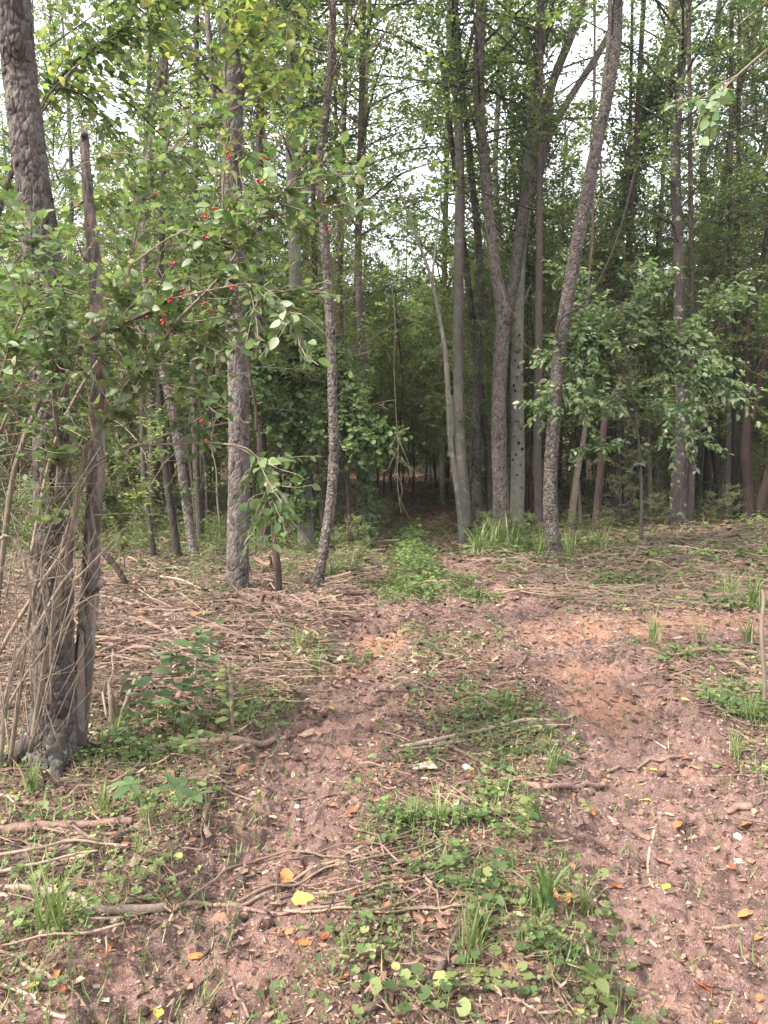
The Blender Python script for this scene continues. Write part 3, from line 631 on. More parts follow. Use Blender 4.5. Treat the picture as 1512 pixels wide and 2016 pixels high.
named_tree('right one of two black posts near the right edge', [(1449, 1024, 12), (1448, 950, 12), (1447, 850, 11), (1450, 650, 10)], depth(1449, 1018), B_DARK, cr=THIN[2])
named_tree('reddish trunk with a hollow bulge and forked top at the right edge of the bank', [(1472, 1026, 30), (1470, 960, 24), (1466, 900, 22), (1470, 830, 18), (1472, 760, 16), (1470, 700, 14), (1476, 620, 13), (1500, 520, 10)], depth(1472, 1020), B_RED, seg=22, n=110, cr=THIN[0], crz=1,
    limbs=[[(1478, 830, 13), (1488, 790, 13), (1498, 740, 13), (1512, 680, 12), (1530, 560, 10)]])
named_tree('leaning brown trunk entering from the right edge above the bank', [(1492, 1024, 24), (1502, 980, 20), (1516, 930, 20), (1535, 850, 18), (1560, 700, 16)], depth(1492, 1020), B_RED, cr=THIN[1])
# upper right ones, further back
def back_named(label, px, d, mat, **k):
    x, y, w_ = px[0]; g = 1035
    return named_tree(label, px, d, mat, **k)
ivy_px = [(1195, 1000, 22), (1196, 850, 20), (1190, 660, 20), (1205, 520, 20), (1225, 420, 20), (1245, 330, 20), (1262, 260, 20), (1280, 190, 18), (1310, 90, 16), (1330, 0, 14)]
named_tree('ivy clad trunk leaning right behind the leaning scaly trunk', ivy_px, 19, B_DARK, cr=CAN[2], crz=4)
back = [('slim trunk leaning right high above the thick reddish trunk', [(1370, 985, 16), (1372, 800, 15), (1380, 620, 14), (1388, 450, 14), (1385, 320, 13), (1400, 180, 12), (1412, 60, 10)], 22, B_FAR),
        ('long trunk leaning right towards the top right corner', [(1392, 1000, 15), (1395, 800, 14), (1405, 600, 14), (1412, 480, 14), (1430, 330, 13), (1450, 200, 12), (1485, 60, 11), (1500, 0, 10)], 20, B_DARK),
        ('dark curved trunk crossing the right edge below the long leaning trunk', [(1420, 1005, 14), (1400, 800, 13), (1410, 560, 13), (1440, 470, 13), (1470, 400, 13), (1495, 320, 12), (1520, 250, 11)], 19, B_DARK),
        ('pale straight distant trunk left of the straight grey trunk', [(872, 1020, 13), (872, 850, 12), (874, 600, 11), (880, 300, 10), (884, 0, 9)], 24, B_GREY),
        ('slim pale trunk rising between the forked limbs', [(1000, 1000, 14), (1002, 800, 12), (985, 500, 11), (975, 330, 11), (985, 150, 10), (998, 20, 9)], 22, B_GREY),
        ('distant slim trunk just left of the smooth grey spotted trunk top', [(1042, 1000, 10), (1042, 700, 10), (1012, 350, 9), (1005, 100, 8)], 26, B_FAR),
        ('slim trunk seen between the large cherry and the stout cherry near the sky gap', [(300, 1040, 14), (298, 800, 13), (285, 500, 12), (288, 300, 12), (305, 180, 11), (322, 60, 10)], 14, B_DARK),
        ('distant twin of the vine wrapped grey trunk, its pale top right of it', [(610, 1020, 14), (608, 800, 13), (602, 500, 12), (598, 250, 11), (580, 50, 10)], 22, B_GREY),
        ('dark slim trunk right of the thin crooked cherry', [(668, 1030, 13), (670, 850, 12), (668, 600, 11), (675, 350, 10)], 18, B_DARK),
        ('bare pale slim trunk in the centre left of the track', [(708, 1010, 12), (706, 800, 11), (700, 600, 10), (716, 300, 9)], 23, B_FAR)]
for lb, px, d, mt in back: named_tree(lb, px, d, mt, cr=R.choice(CAN + FAR), crz=R.uniform(1, 3), n=50, seg=9)

# black knots on the smooth grey trunk
def knots():
    t = [o for o in col.objects if o.get('label', '').startswith('smooth grey trunk')][0]
    px = [(1018, 1050), (1012, 1000), (1024, 960), (1016, 935), (1022, 915), (1013, 895), (1026, 884), (1019, 872), (1010, 860), (1024, 845), (1014, 830), (1020, 800), (1010, 760), (1015, 744), (1027, 738), (1018, 725), (1012, 712), (1016, 694), (1022, 690), (1012, 770), (1028, 930), (1008, 905), (1030, 1000), (1020, 662)]
    V0, F0 = [], None
    d = spot[1]
    th = np.linspace(0, 2 * math.pi, 7, endpoint=False)
    V = np.vstack([[np.cos(a), 0.0, np.sin(a)] for a in th] + [[.6 * np.cos(a), -.5, .6 * np.sin(a)] for a in th] + [[0, -.62, 0]])
    Q = np.array([[j, (j + 1) % 7, 7 + (j + 1) % 7, 7 + j] for j in range(7)]); T = np.array([[7 + j, 7 + (j + 1) % 7, 14] for j in range(7)])
    me = mk('knot', V * .034, [Q, T], B_BLACK, True)
    for x, y in px:
        cx = 1019 if y > 700 else 1018
        off = (x - cx) / 13.0; off = max(-.8, min(.8, off)); rr = 12.5 / F * d
        p = P(x, y, d); p[1] = d - rr * math.sqrt(1 - off * off) - .01
        o = ob('knot', me, t, p - np.array(t.location), (0, 0, off), R.uniform(.6, 1.15))
knots()

# ------------------------------------------------------------------ woodland trees
placed = list(NAMED)
def ok(x, y, dmin):
    return all((x - a) ** 2 + (y - b) ** 2 > dmin * dmin for a, b in placed)
def corridor(x, y):
    xc = .045 * y; hw = 1.25 if y < 24 else .9
    if y > 30: return False
    return abs(x - xc) < hw
LANDM = [(20, 'beyond the left edge'), (200, 'behind the snag'), (310, 'behind the thin black stem'), (400, 'behind the lichen spotted trunk'), (480, 'behind the stout cherry'), (560, 'left of the vine wrapped trunk'), (640, 'behind the thin crooked cherry'), (720, 'behind the ivy footed trunk'),
         (790, 'at the end of the track'), (870, 'left of the leaning tan sapling'), (930, 'behind the straight grey trunk'), (1000, 'behind the forked cherry'), (1075, 'behind the leaning scaly trunk'), (1150, 'behind the twisted vine trunk'), (1240, 'behind the close pair of trunks'), (1340, 'behind the thick reddish trunk'), (1430, 'behind the two black posts'), (1500, 'beyond the right edge')]
def zone(x, y):
    p = 756 + F * x / y
    n = min(LANDM, key=lambda q: abs(q[0] - p))[1]
    return n + (', nearer row' if y < 19 else (', middle distance' if y < 30 else (', far back' if y < 48 else ', farthest back')))
def place(n, y0, y1, dmin, fn, spread=.62, ypow=.5):
    c = 0; tries = 0
    while c < n and tries < n * 60:
        tries += 1
        u = R.random(); y = (y0 ** 2 + (y1 ** 2 - y0 ** 2) * u) ** .5 if ypow == .5 else y0 + (y1 - y0) * u
        x = R.uniform(-1, 1) * (y * spread + 1.5)
        if corridor(x, y) or not ok(x, y, dmin): continue
        if y < 17 and x > 1.5 and not (y > 15.5 and x > 4): continue
        placed.append((x, y)); fn(x, y); c += 1
def wt(kind, lab, cat, cms, tms, s0, s1, **k):
    def f(x, y):
        z = zone(x, y); sz = k.get('sz')
        wood_tree(x, y, R.choice(cms) if cms else None, R.choice(tms) if tms else None, lab + ' ' + z, cat, kind + ' ' + z, R.uniform(s0, s1), name=k.get('name', kind[:-1].replace(' ', '_')), sz=R.uniform(*sz) if sz else None)
    return f
for x, y in [(.3, 31), (2.3, 32), (1.2, 35), (-.9, 33.5), (3.4, 36)]: placed.append((x, y)); wt('deep thicket trees', 'dark thicket tree deep in the wood', 'small tree', THK, TRKS, 1.0, 1.3)(x, y)
def place_box(n, x0, x1, y0, y1, fn):
    for k in range(n * 20):
        if n == 0: break
        x = R.uniform(x0, x1); y = R.uniform(y0, y1)
        if ok(x, y, .8): placed.append((x, y)); fn(x, y); n -= 1
fm = wt('mid height trees', 'slender light leaved tree', 'small tree', MID, TRKS, .85, 1.1)
place_box(17, 2.2, 11.5, 16.8, 22, fm); place_box(13, -9, -1.9, 13.2, 18.5, fm); place_box(9, -2, 5, 20, 29, fm)
fs = wt('verge shrubs', 'leafy green shrub', 'shrub', SHR, None, .9, 1.5, name='verge_shrub'); place_box(18, 2.5, 11, 17, 23, fs); place_box(8, -8, -2, 14, 18, fs)
place(20, 18, 32, 1.6, wt('canopy trees', 'slim high crowned tree', 'tree', CAN, TRK, .85, 1.1))
place(18, 13.5, 30, 1.0, wt('pole trees', 'thin pole like leafy tree', 'tree', THIN, TRKM, .8, 1.2))
place(105, 16.5, 36, .9, wt('thicket trees', 'dense low leafy thicket tree', 'small tree', THK, TRKS, .75, 1.2))
place(16, 13.2, 16.5, .9, wt('understory trees', 'low airy understory tree', 'small tree', UND, TRKS, .7, 1.0))
place(40, 14, 30, .9, wt('understory trees', 'low airy understory tree', 'small tree', UND, TRKS, .8, 1.3))
place(75, 32, 62, 1.6, wt('deep wood trees', 'leafy tree deep in the wood', 'tree', FAR, TRK, .85, 1.1))
place(70, 34, 60, 1.2, wt('deep thicket trees', 'dark thicket tree deep in the wood', 'small tree', THK, TRKS, 1.1, 1.5))
place(26, 12.6, 17, .7, wt('shrubs', 'low bushy shrub', 'shrub', SHR, None, .35, .75, name='low_shrub'))
place(75, 15, 42, .8, wt('shrubs', 'low bushy shrub', 'shrub', SHR, None, .7, 1.6, name='shrub'))
place(70, 62, 95, 2.0, wt('deep wood trees', 'leafy tree deep in the wood', 'tree', FAR, TRK, .85, 1.05))
place(60, 12.5, 24, .45, wt('bare stems', 'bare thin dark stem', 'stem', None, TRKS, .4, .8, name='thin_stem', sz=(.3, .7)))

# ------------------------------------------------------------------ leafy branches with separate leaves
def leafset(parent, base, tmpl, pos, dr, nn, s, mat, name='leaf', cap=300, variants=2):
    """largest in the picture become single leaves, the rest one mass"""
    M = frames(dr, nn)
    key = s / np.maximum(.3, pos[:, 1]); px = 756 + F * pos[:, 0] / np.maximum(.1, pos[:, 1])
    key = np.where((px < -40) | (px > 1550) | (pos[:, 2] > EYE + pos[:, 1] * .64), 0, key)
    order = np.argsort(-key); a = order[:cap]; b = order[cap:]
    me = bpy.data.meshes.get('leaf_' + mat.name) or mk('leaf_' + mat.name, tmpl[0], tmpl[1], mat, True)
    for i in a:
        o = bpy.data.objects.new(name, me); col.objects.link(o); o.parent = parent
        from mathutils import Matrix
        mm = Matrix([[*(M[i][r] * s[i]), (pos[i] - base)[r]] for r in range(3)] + [[0, 0, 0, 1]])
        o.matrix_local = mm
    if len(b):
        V, Fa = scatter(tmpl[0], tmpl[1], pos[b] - base, M[b], s[b])
        tag(ob('leaves', mk('leaves', V, Fa, mat, True), parent), kind='stuff')
def leafy(stems, r, twigs_per_m=7, twig_len=.28, leaves=8, ls=.06, t0=.25, flat=.5, start=None):
    """stems: list of (pts, r0, r1, leafiness). returns stem bag, leaf arrays"""
    bag = []; out = []
    for pts, r0, r1, lf in stems:
        pts = np.asarray(pts, float); L = np.linalg.norm(np.diff(pts, axis=0), axis=1).sum()
        V, Fa = tube(pts, [r0, (r0 + r1) / 2, r1], 7, max(8, int(L / .05)), wob=.12, seed=int(abs(pts[0][0]) * 97) % 50)
        bag.append((V, Fa))
        if lf <= 0: continue
        C = resample(pts, 40); T = norm(np.gradient(C, axis=0))
        for k in range(int(L * twigs_per_m * lf)):
            t = t0 + (1 - t0) * r.random(); i = min(39, int(t * 39))
            td = norm(T[i] * .8 + rdir(1, .1, r)[0] * .9); tl = twig_len * r.uniform(.4, 1.3)
            a = C[i]; e = a + td * tl + np.array([0, 0, -.12 * tl])
            V, Fa = tube([a, (a + e) / 2 + r.normal(size=3) * .015, e], [.0028, .0016], 4, 4, cap=False); bag.append((V, Fa))
            twig_leaves(a, td, tl, max(2, int(leaves * r.uniform(.6, 1.3))), ls, r, out, spread=.022, flat=flat)
    return bag, [np.concatenate([o[k] for o in out]) for k in range(4)] if out else None

# honeysuckle shrub in front of the big cherry
def honeysuckle():
    r = np.random.default_rng(5)
    base = G(40, 1500)
    t = thing('berry_shrub', 'arching honeysuckle shrub with tan stems, green leaves and red berries before the large cherry', 'shrub', base)
    def S(pl, d0, d1): return [P(x, y, d0 + (d1 - d0) * k / (len(pl) - 1)) for k, (x, y) in enumerate(pl)]
    stems = [
        (S([(-20, 1330), (10, 1050), (30, 920), (70, 810), (120, 720), (190, 660), (260, 630), (330, 590), (400, 520), (470, 450)], 3.3, 3.3), .013, .004, 1.0),
        (S([(60, 1480), (90, 1300), (130, 1100), (150, 1000), (165, 900), (205, 830), (260, 760), (310, 690), (350, 630), (420, 560), (480, 480), (540, 400), (600, 330)], 3.55, 3.1), .014, .003, 1.15),
        (S([(110, 1120), (150, 990), (185, 920), (235, 885), (300, 876), (370, 873), (440, 874), (500, 900), (520, 960), (525, 1020)], 3.5, 3.3), .008, .003, .0),
        (S([(440, 874), (480, 880), (510, 905), (525, 960), (530, 1010)], 3.3, 3.3), .004, .002, 3.2),
        (S([(20, 1500), (40, 1350), (60, 1200), (95, 1050), (115, 930), (110, 800), (95, 700), (70, 560), (60, 430)], 3.5, 3.2), .012, .004, 1.1),
        (S([(-10, 1300), (30, 1230), (80, 1150), (140, 1060), (150, 1000)], 3.4, 3.5), .011, .008, 0),
        (S([(0, 1420), (50, 1330), (110, 1250), (170, 1180), (300, 1150), (360, 1165)], 3.4, 3.6), .007, .003, 0),
        (S([(0, 1500), (10, 1400), (30, 1300), (70, 1240), (115, 1160), (145, 1120)], 3.3, 3.4), .013, .007, 0),
        (S([(-30, 1180), (0, 1060), (40, 1080), (55, 1150), (70, 1230)], 3.2, 3.3), .009, .006, 0),
        (S([(130, 1160), (180, 1110), (245, 1040)], 3.4, 3.4), .006, .003, 0),
        (S([(100, 1000), (170, 930), (240, 890), (340, 850), (400, 820)], 3.4, 3.3), .005, .002, .3),
        (S([(60, 1100), (100, 900), (150, 780), (230, 650), (250, 560), (270, 450), (300, 350), (370, 260), (450, 220)], 3.6, 3.5), .010, .003, 1.1),
        (S([(120, 900), (105, 800), (105, 700), (125, 600), (135, 500)], 3.3, 3.2), .006, .003, .9),
        (S([(0, 850), (40, 760), (80, 700), (50, 620), (20, 540)], 3.0, 2.9), .006, .003, 1.4),
        (S([(-60, 1200), (-40, 900), (0, 750), (30, 650), (60, 590)], 2.9, 2.8), .008, .003, .9),
        (S([(190, 880), (175, 800), (200, 700), (210, 680)], 3.3, 3.3), .005, .003, .2),
        (S([(280, 740), (340, 700), (400, 660), (430, 640)], 3.3, 3.3), .004, .002, 1.6),
        (S([(330, 590), (420, 570), (500, 560), (560, 600), (600, 680)], 3.2, 3.0), .004, .002, 1.5),
        (S([(470, 450), (560, 420), (640, 390), (690, 360)], 3.2, 3.1), .004, .002, 1.0),
        (S([(350, 620), (380, 700), (390, 780), (385, 850)], 3.4, 3.4), .004, .002, 1.6),
        (S([(260, 520), (330, 470), (400, 440), (470, 420)], 3.3, 3.3), .004, .002, 1.5),
        (S([(100, 350), (170, 320), (240, 300), (330, 330)], 3.4, 3.4), .003, .002, .5),
    ]
    bag, L = leafy(stems, r, twigs_per_m=27, twig_len=.25, leaves=8, ls=.050, t0=.40, flat=.45)
    for k in range(len(bag)):
        pass
    # thick stems as parts, small twigs together
    big = [b for b in bag if len(b[0]) > 100]; small = [b for b in bag if len(b[0]) <= 100]
    for V, Fa in big: ob('stem', mk('stem', V - base, Fa, B_STEM, True), t)
    sb = Bag()
    for V, Fa in small: sb.add(V - base, Fa)
    # dry twiggy tangle round the foot
    for k in range(70):
        x0 = r.uniform(-30, 130); y0 = r.uniform(1180, 1500); d = r.uniform(3.2, 3.65)
        a = P(x0, y0, d); az = r.normal() * .5; Ls = r.uniform(.3, 1.1)
        dd = norm(np.array([math.sin(az) * .8 + .15, r.normal() * .2, 1.0])); m = a + dd * Ls * .5 + r.normal(size=3) * .05; e = a + dd * Ls + r.normal(size=3) * .09
        rr = r.uniform(.0010, .0042); V, Fa = tube([a, m, e], [rr, rr * .4], 5, 9); sb.add(V - base, Fa)
    for k in range(160):
        x0 = r.uniform(0, 190); y0 = r.uniform(640, 1180); a = P(x0, y0, r.uniform(3.2, 3.6)); dd = norm(r.normal(size=3) * [1, .4, .8] + [0, 0, .5]); Ls = r.uniform(.12, .45)
        V, Fa = tube([a, a + dd * Ls * .5 + r.normal(size=3) * .02, a + dd * Ls], [r.uniform(.001, .0026), .0008], 4, 6); sb.add(V - base, Fa)
    ob('twigs', sb.mesh('twigs', B_STEM, True), t)
    pos, dr, nn, s = L
    leafset(t, base, L_OV, pos, dr, nn, s, M_HONEY, cap=300)
    # berries
    mb, n, l, out = newmat('red berry'); p = n.new('ShaderNodeBsdfPrincipled'); p.inputs['Base Color'].default_value = (.36, .012, .014, 1); p.inputs['Roughness'].default_value = .22; l.new(p.outputs[0], out.inputs['Surface'])
    u = np.linspace(0, 2 * math.pi, 9)[:-1]; rows = [(.0, -1.0)] + [(math.sin(a), -math.cos(a)) for a in (.6, 1.2, 1.8, 2.5)] + [(.0, 1.0)]
    V = [[0, 0, -1]] + [[c * math.cos(a), c * math.sin(a), z] for c, z in rows[1:5] for a in u] + [[0, 0, 1]]
    Q = [[1 + 8 * i + j, 1 + 8 * i + (j + 1) % 8, 9 + 8 * i + (j + 1) % 8, 9 + 8 * i + j] for i in range(3) for j in range(8)]
    T = [[0, 1 + (j + 1) % 8, 1 + j] for j in range(8)] + [[33, 25 + j, 25 + (j + 1) % 8] for j in range(8)]
    bm = mk('berry', np.array(V) * .0050, [np.array(Q), np.array(T)], mb, True)
    spots = [(298, 555), (338, 590), (364, 573), (432, 456), (402, 423), (425, 415), (287, 620), (325, 622), (324, 634), (400, 466), (306, 380), (460, 565), (405, 605), (545, 275), (522, 310), (515, 355), (640, 405), (650, 450), (394, 830), (408, 866), (480, 340), (570, 430), (340, 517), (386, 524), (512, 420), (450, 300), (448, 312), (628, 440)]
    for x, y in spots:
        d = r.uniform(3.0, 3.25)
        for k in range(r.integers(2, 5)):
            q = P(x, y, d) + r.normal(size=3) * .0075
            ob('berry', bm, t, q - base, None, r.uniform(.8, 1.25))
honeysuckle()

def leaf_thing(name, label, cat, base, stems, mat, smat, tmpl, ls, seed, tpm=7, tl=.3, nl=8, t0=.2, flat=.5, cap=300, group=None):
    r = np.random.default_rng(seed); t = thing(name, label, cat, base, group)
    bag, L = leafy(stems, r, tpm, tl, nl, ls, t0, flat)
    b = Bag()
    for V, Fa in bag: b.add(V - base, Fa)
    ob('stems', b.mesh('stems', smat, True), t)
    leafset(t, base, tmpl, *L[:3], L[3], mat, cap=cap)
    return t
def SP(pl, d0, d1=None, r0=.01, r1=.003, lf=1.0):
    d1 = d0 if d1 is None else d1
    return ([P(x, y, d0 + (d1 - d0) * k / (len(pl) - 1)) for k, (x, y) in enumerate(pl)], r0, r1, lf)
def gb(px, py): return G(px, py)

# grape vine with yellow-green leaves hanging on the stout cherry
d3 = depth(467, 1172)
leaf_thing('hanging_vine', 'climbing vine with large yellow green leaves hanging on the stout cherry at the top', 'vine', P(470, 520, d3 - .3),
    [SP([(470, 520), (440, 400), (450, 250), (445, 120), (470, 0), (480, -80)], d3 - .3, 7.0, .010, .006, 1.2),
     SP([(450, 250), (420, 180), (380, 120), (330, 60)], 7.2, 6.6, .006, .003, 1.5), SP([(445, 120), (500, 60), (560, 30), (620, 60)], 7.0, 6.5, .006, .003, 1.5), SP([(455, 300), (500, 220), (520, 160)], 7.2, 7.0, .006, .003, 1.2)],
    M_LEAF_Y, B_TWIG, L_OV, .09, 21, tpm=13, tl=.45, nl=8, t0=.15)
# left top foliage: branches off the big cherry side
dT = 5.2
leaf_thing('hazel_tree', 'small tree with rounded dark leaves spreading across the sky between the two cherries', 'small tree', gb(-60, 1330),
    [SP([(-60, 1330), (-50, 900), (-20, 500), (60, 250), (150, 120), (260, 60)], 4.9, 5.6, .03, .006, .9),
     SP([(20, 350), (100, 180), (150, 172), (240, 195), (300, 250), (380, 330)], 5.1, 5.6, .008, .003, 1.0),
     SP([(120, 172), (180, 200), (260, 300), (330, 380)], 5.2, 5.6, .006, .003, .9),
     SP([(-30, 600), (60, 480), (160, 400), (230, 380)], 5.0, 5.2, .006, .003, .9),
     SP([(60, 250), (180, 100), (300, 30), (400, -20)], 5.2, 5.8, .008, .003, 1.3),
     SP([(100, 90), (200, 20), (300, -40)], 5.2, 5.8, .006, .003, 1.1)],
    M_LEAF, B_DARK, L_OV, .072, 22, tpm=17, tl=.45, nl=10, t0=.3, cap=300)
# top right corner branch from a small tree outside the frame
leaf_thing('overhanging_tree', 'near leafy branches reaching in at the top right corner', 'small tree', np.array([2.6, 3.2, gz1(2.6, 3.2)]),
    [([np.array([2.6, 3.2, gz1(2.6, 3.2) - .05]), np.array([2.65, 3.25, 1.5]), np.array([2.5, 3.2, 3.0]), np.array([2.35, 3.2, 4.2])], .03, .012, 0),
     SP([(1700, 60), (1600, 30), (1520, 90), (1450, 150), (1400, 200), (1372, 235)], 3.0, 3.0, .008, .002, 1.1),
     SP([(1650, -60), (1560, -30), (1490, 20), (1440, 60)], 3.0, 3.0, .007, .002, .7),
     SP([(1690, -120), (1550, -90), (1400, -40), (1310, -6)], 3.1, 3.0, .007, .002, .7)],
    M_HONEY, B_TWIG, L_OV, .06, 23, tpm=7, tl=.22, nl=6, t0=.3, cap=200)
# vine mass on the grey trunk
dv = t10.location.y - .25
leaf_thing('climbing_vine', 'dense mound of green vine leaves wrapped round the grey trunk left of the track', 'vine', np.array([P(600, 1085, dv)[0], dv, gz1(P(600, 1085, dv)[0], dv)]),
    [SP([(596, 1085), (592, 950), (588, 850), (585, 760), (580, 690)], dv, dv, .012, .008, 3.0),
     SP([(585, 760), (540, 730), (505, 740), (490, 780)], dv, dv - .5, .006, .003, 6), SP([(585, 740), (630, 740), (680, 790), (720, 840), (760, 870)], dv, dv - .6, .006, .003, 6),
     SP([(588, 800), (630, 830), (680, 850), (740, 880)], dv, dv - .5, .006, .003, 5), SP([(582, 700), (560, 650), (600, 610)], dv, dv - .3, .006, .003, 4),
     SP([(582, 720), (620, 700), (660, 720), (690, 760)], dv, dv - .4, .006, .003, 6), SP([(590, 860), (560, 830), (520, 800)], dv, dv - .4, .006, .003, 4)],
    M_VINE, B_TWIG, L_RND, .085, 24, tpm=26, tl=.42, nl=11, t0=.1, flat=.7)
# pale broad-leaved shrub on the right
ds = 11.6
leaf_thing('pale_leaved_shrub', 'wide low tree with pale broad leaves spreading over the right bank', 'small tree', gb(1262, 1062),
    [SP([(1262, 1062), (1262, 950), (1255, 850), (1240, 760), (1200, 700)], ds, ds, .03, .012, .3),
     SP([(1250, 800), (1180, 740), (1120, 760), (1070, 800)], ds, ds - .4, .012, .004, 5), SP([(1245, 770), (1200, 690), (1150, 680), (1100, 700)], ds, ds - .3, .010, .004, 5),
     SP([(1240, 760), (1270, 680), (1330, 670), (1400, 700)], ds, ds - .2, .012, .004, 5), SP([(1250, 800), (1320, 740), (1390, 740), (1450, 780)], ds, ds - .4, .010, .004, 4.5),
     SP([(1240, 750), (1230, 660), (1250, 600), (1290, 540)], ds, ds, .010, .004, 2.4), SP([(1240, 760), (1180, 650), (1150, 570), (1110, 520)], ds, ds + .5, .010, .004, 2.0), SP([(1320, 680), (1390, 620), (1450, 570)], ds, ds + .4, .010, .004, 2.4), SP([(1262, 900), (1320, 860), (1400, 870)], ds, ds - .3, .008, .003, 1.6), SP([(1262, 900), (1200, 880), (1140, 880)], ds, ds - .2, .008, .003, 1.4), SP([(1200, 700), (1160, 670), (1140, 640)], ds, ds - .3, .008, .003, 4),
     SP([(1255, 840), (1290, 800), (1360, 810)], ds, ds - .3, .008, .003, 3), SP([(1255, 830), (1210, 790), (1150, 810)], ds, ds - .3, .008, .003, 3)],
    M_PALE, B_DARK, L_OV2, .105, 25, tpm=12, tl=.5, nl=10, t0=.25, flat=.6)
# maple-like yellow green low branch
leaf_thing('yellow_green_bush', 'yellow green feathery bush behind the snag, left of the thin black stem', 'shrub', gb(235, 1115),
    [SP([(235, 1115), (238, 1040), (232, 960), (240, 900)], 9.8, 9.8, .012, .004, 4), SP([(236, 1040), (265, 990), (285, 960)], 9.8, 9.5, .006, .003, 5), SP([(236, 1030), (210, 990), (195, 950)], 9.8, 9.6, .006, .003, 5)],
    M_LEAF_Y, B_TWIG, L_OV2, .06, 26, tpm=14, tl=.30, nl=10, t0=.1, flat=.7, cap=60)
# ivy column beside the spotted trunk and ivy on the leaning trunk
def ivy(label, px, d, wdt, seed, n, base_px):
    r = np.random.default_rng(seed); q = resample([P(x, y, d) for x, y in px], 60)
    b = np.array([q[0][0], d, gz1(q[0][0], d)])
    t = thing('ivy_vine', label, 'ivy', b)
    V, Fa = tube(np.vstack([b - [0, 0, .05], q]), [.03, .02, .012], 6, 60); ob('stem', mk('stem', V - b, Fa, B_DARK, True), t)
    i = r.integers(0, 60, n); pos = q[i] + r.normal(size=(n, 3)) * np.array([wdt, wdt, .15]) * (1 + .6 * np.sin(i / 6.0))[:, None]
    V, Fa = scatter(*L_SIMPLE, pos - b, frames(norm(r.normal(size=(n, 3)) + [0, -.5, -.8]), rdir(n, .2, r)), r.uniform(.08, .15, n))
    tag(ob('leaves', mk('leaves', V, Fa, M_LEAF_D), t), kind='stuff')
ivy('dark ivy column hugging the left side of the grey spotted trunk top', [(1040, 560), (1036, 400), (1038, 280), (1046, 160)], 17.5, .16, 31, 2600, (1040, 1050))
ivy('dense ivy wrapping the leaning trunk at upper right', [(1205, 620), (1222, 450), (1245, 330), (1268, 250), (1300, 170)], 18.7, .34, 32, 6000, (1200, 1040))
ivy('ivy clothing the foot of the dark trunk at the left track edge', [(728, 1060), (722, 980), (718, 900), (714, 840)], t10.location.y + .3, .09, 33, 450, (728, 1080))

# single vines
def vine(label, px, d0, d1, r0, r1, mat, name='vine', n=50, side=()):
    pts = [P(x, y, d0 + (d1 - d0) * k / (len(px) - 1)) for k, (x, y) in enumerate(px)]; base = np.array(pts[0])
    V, Fa = tube(pts, [r0, r1], 6, n, wob=.1); 
    if side:
        t = thing(name, label, 'vine', base); ob('stem', mk('stem', V - base, Fa, mat, True), t)
        for s_ in side:
            p2 = [P(x, y, d1) for x, y in s_]; V, Fa = tube(p2, [r1 * 1.0, r1 * .4], 5, 12); ob('tendril', mk('tendril', V - base, Fa, mat, True), t)
    else:
        tag(ob(name, mk(name, V - base, Fa, mat, True), None, base), label, 'vine')
vine('pale thin vine dangling over the track with a tangle of bare tips', [(772, 560), (778, 640), (776, 720), (780, 820), (784, 880), (782, 940), (786, 985), (790, 1010)], 11, 11, .0045, .0035, B_STEM, side=[[(782, 860), (800, 900), (812, 940)], [(783, 880), (765, 920), (750, 932)], [(790, 900), (806, 925), (800, 955)], [(782, 930), (792, 965), (784, 990)], [(786, 980), (800, 1010), (806, 1022)], [(786, 850), (770, 880), (768, 930)], [(795, 915), (815, 925), (822, 945)], [(784, 900), (778, 930), (790, 950)]])
vine('brown vine crossing the leaning scaly trunk', [(1098, 680), (1097, 650), (1108, 625), (1140, 605), (1170, 570), (1195, 520), (1215, 470), (1235, 400), (1250, 340), (1275, 290)], t19.location.y - .15, t19.location.y - .3, .020, .012, B_DARK, n=80)
vine('whitish thin vine draped over the forked cherry', [(955, 440), (968, 500), (985, 560), (1000, 605), (1015, 620), (1028, 650), (1035, 680), (1075, 700), (1110, 718)], t17.location.y - .25, t17.location.y - .6, .009, .006, B_STEM, n=60)
vine('long dark horizontal vine high across the right hand sky gap', [(1160, 180), (1220, 178), (1290, 186), (1340, 200), (1380, 195)], 16, 16, .014, .008, B_DARK)
vine('brown stem climbing beside the stout cherry', [(505, 850), (503, 800), (492, 740), (485, 680), (478, 640), (470, 625)], d3 - .15, d3 - .25, .020, .012, B_RED)
vine('drooping dark stem right of the leaning scaly trunk', [(1168, 0), (1172, 150), (1162, 300), (1168, 420), (1160, 520)], 13, 13, .012, .010, B_DARK)
vine('thin dead arching branch low behind the right bank', [(1335, 870), (1300, 900), (1270, 940), (1240, 985), (1215, 1010)], 17, 16, .02, .010, B_DARK, side=[[(1300, 900), (1280, 900), (1255, 905)], [(1290, 915), (1300, 950), (1296, 990)]])

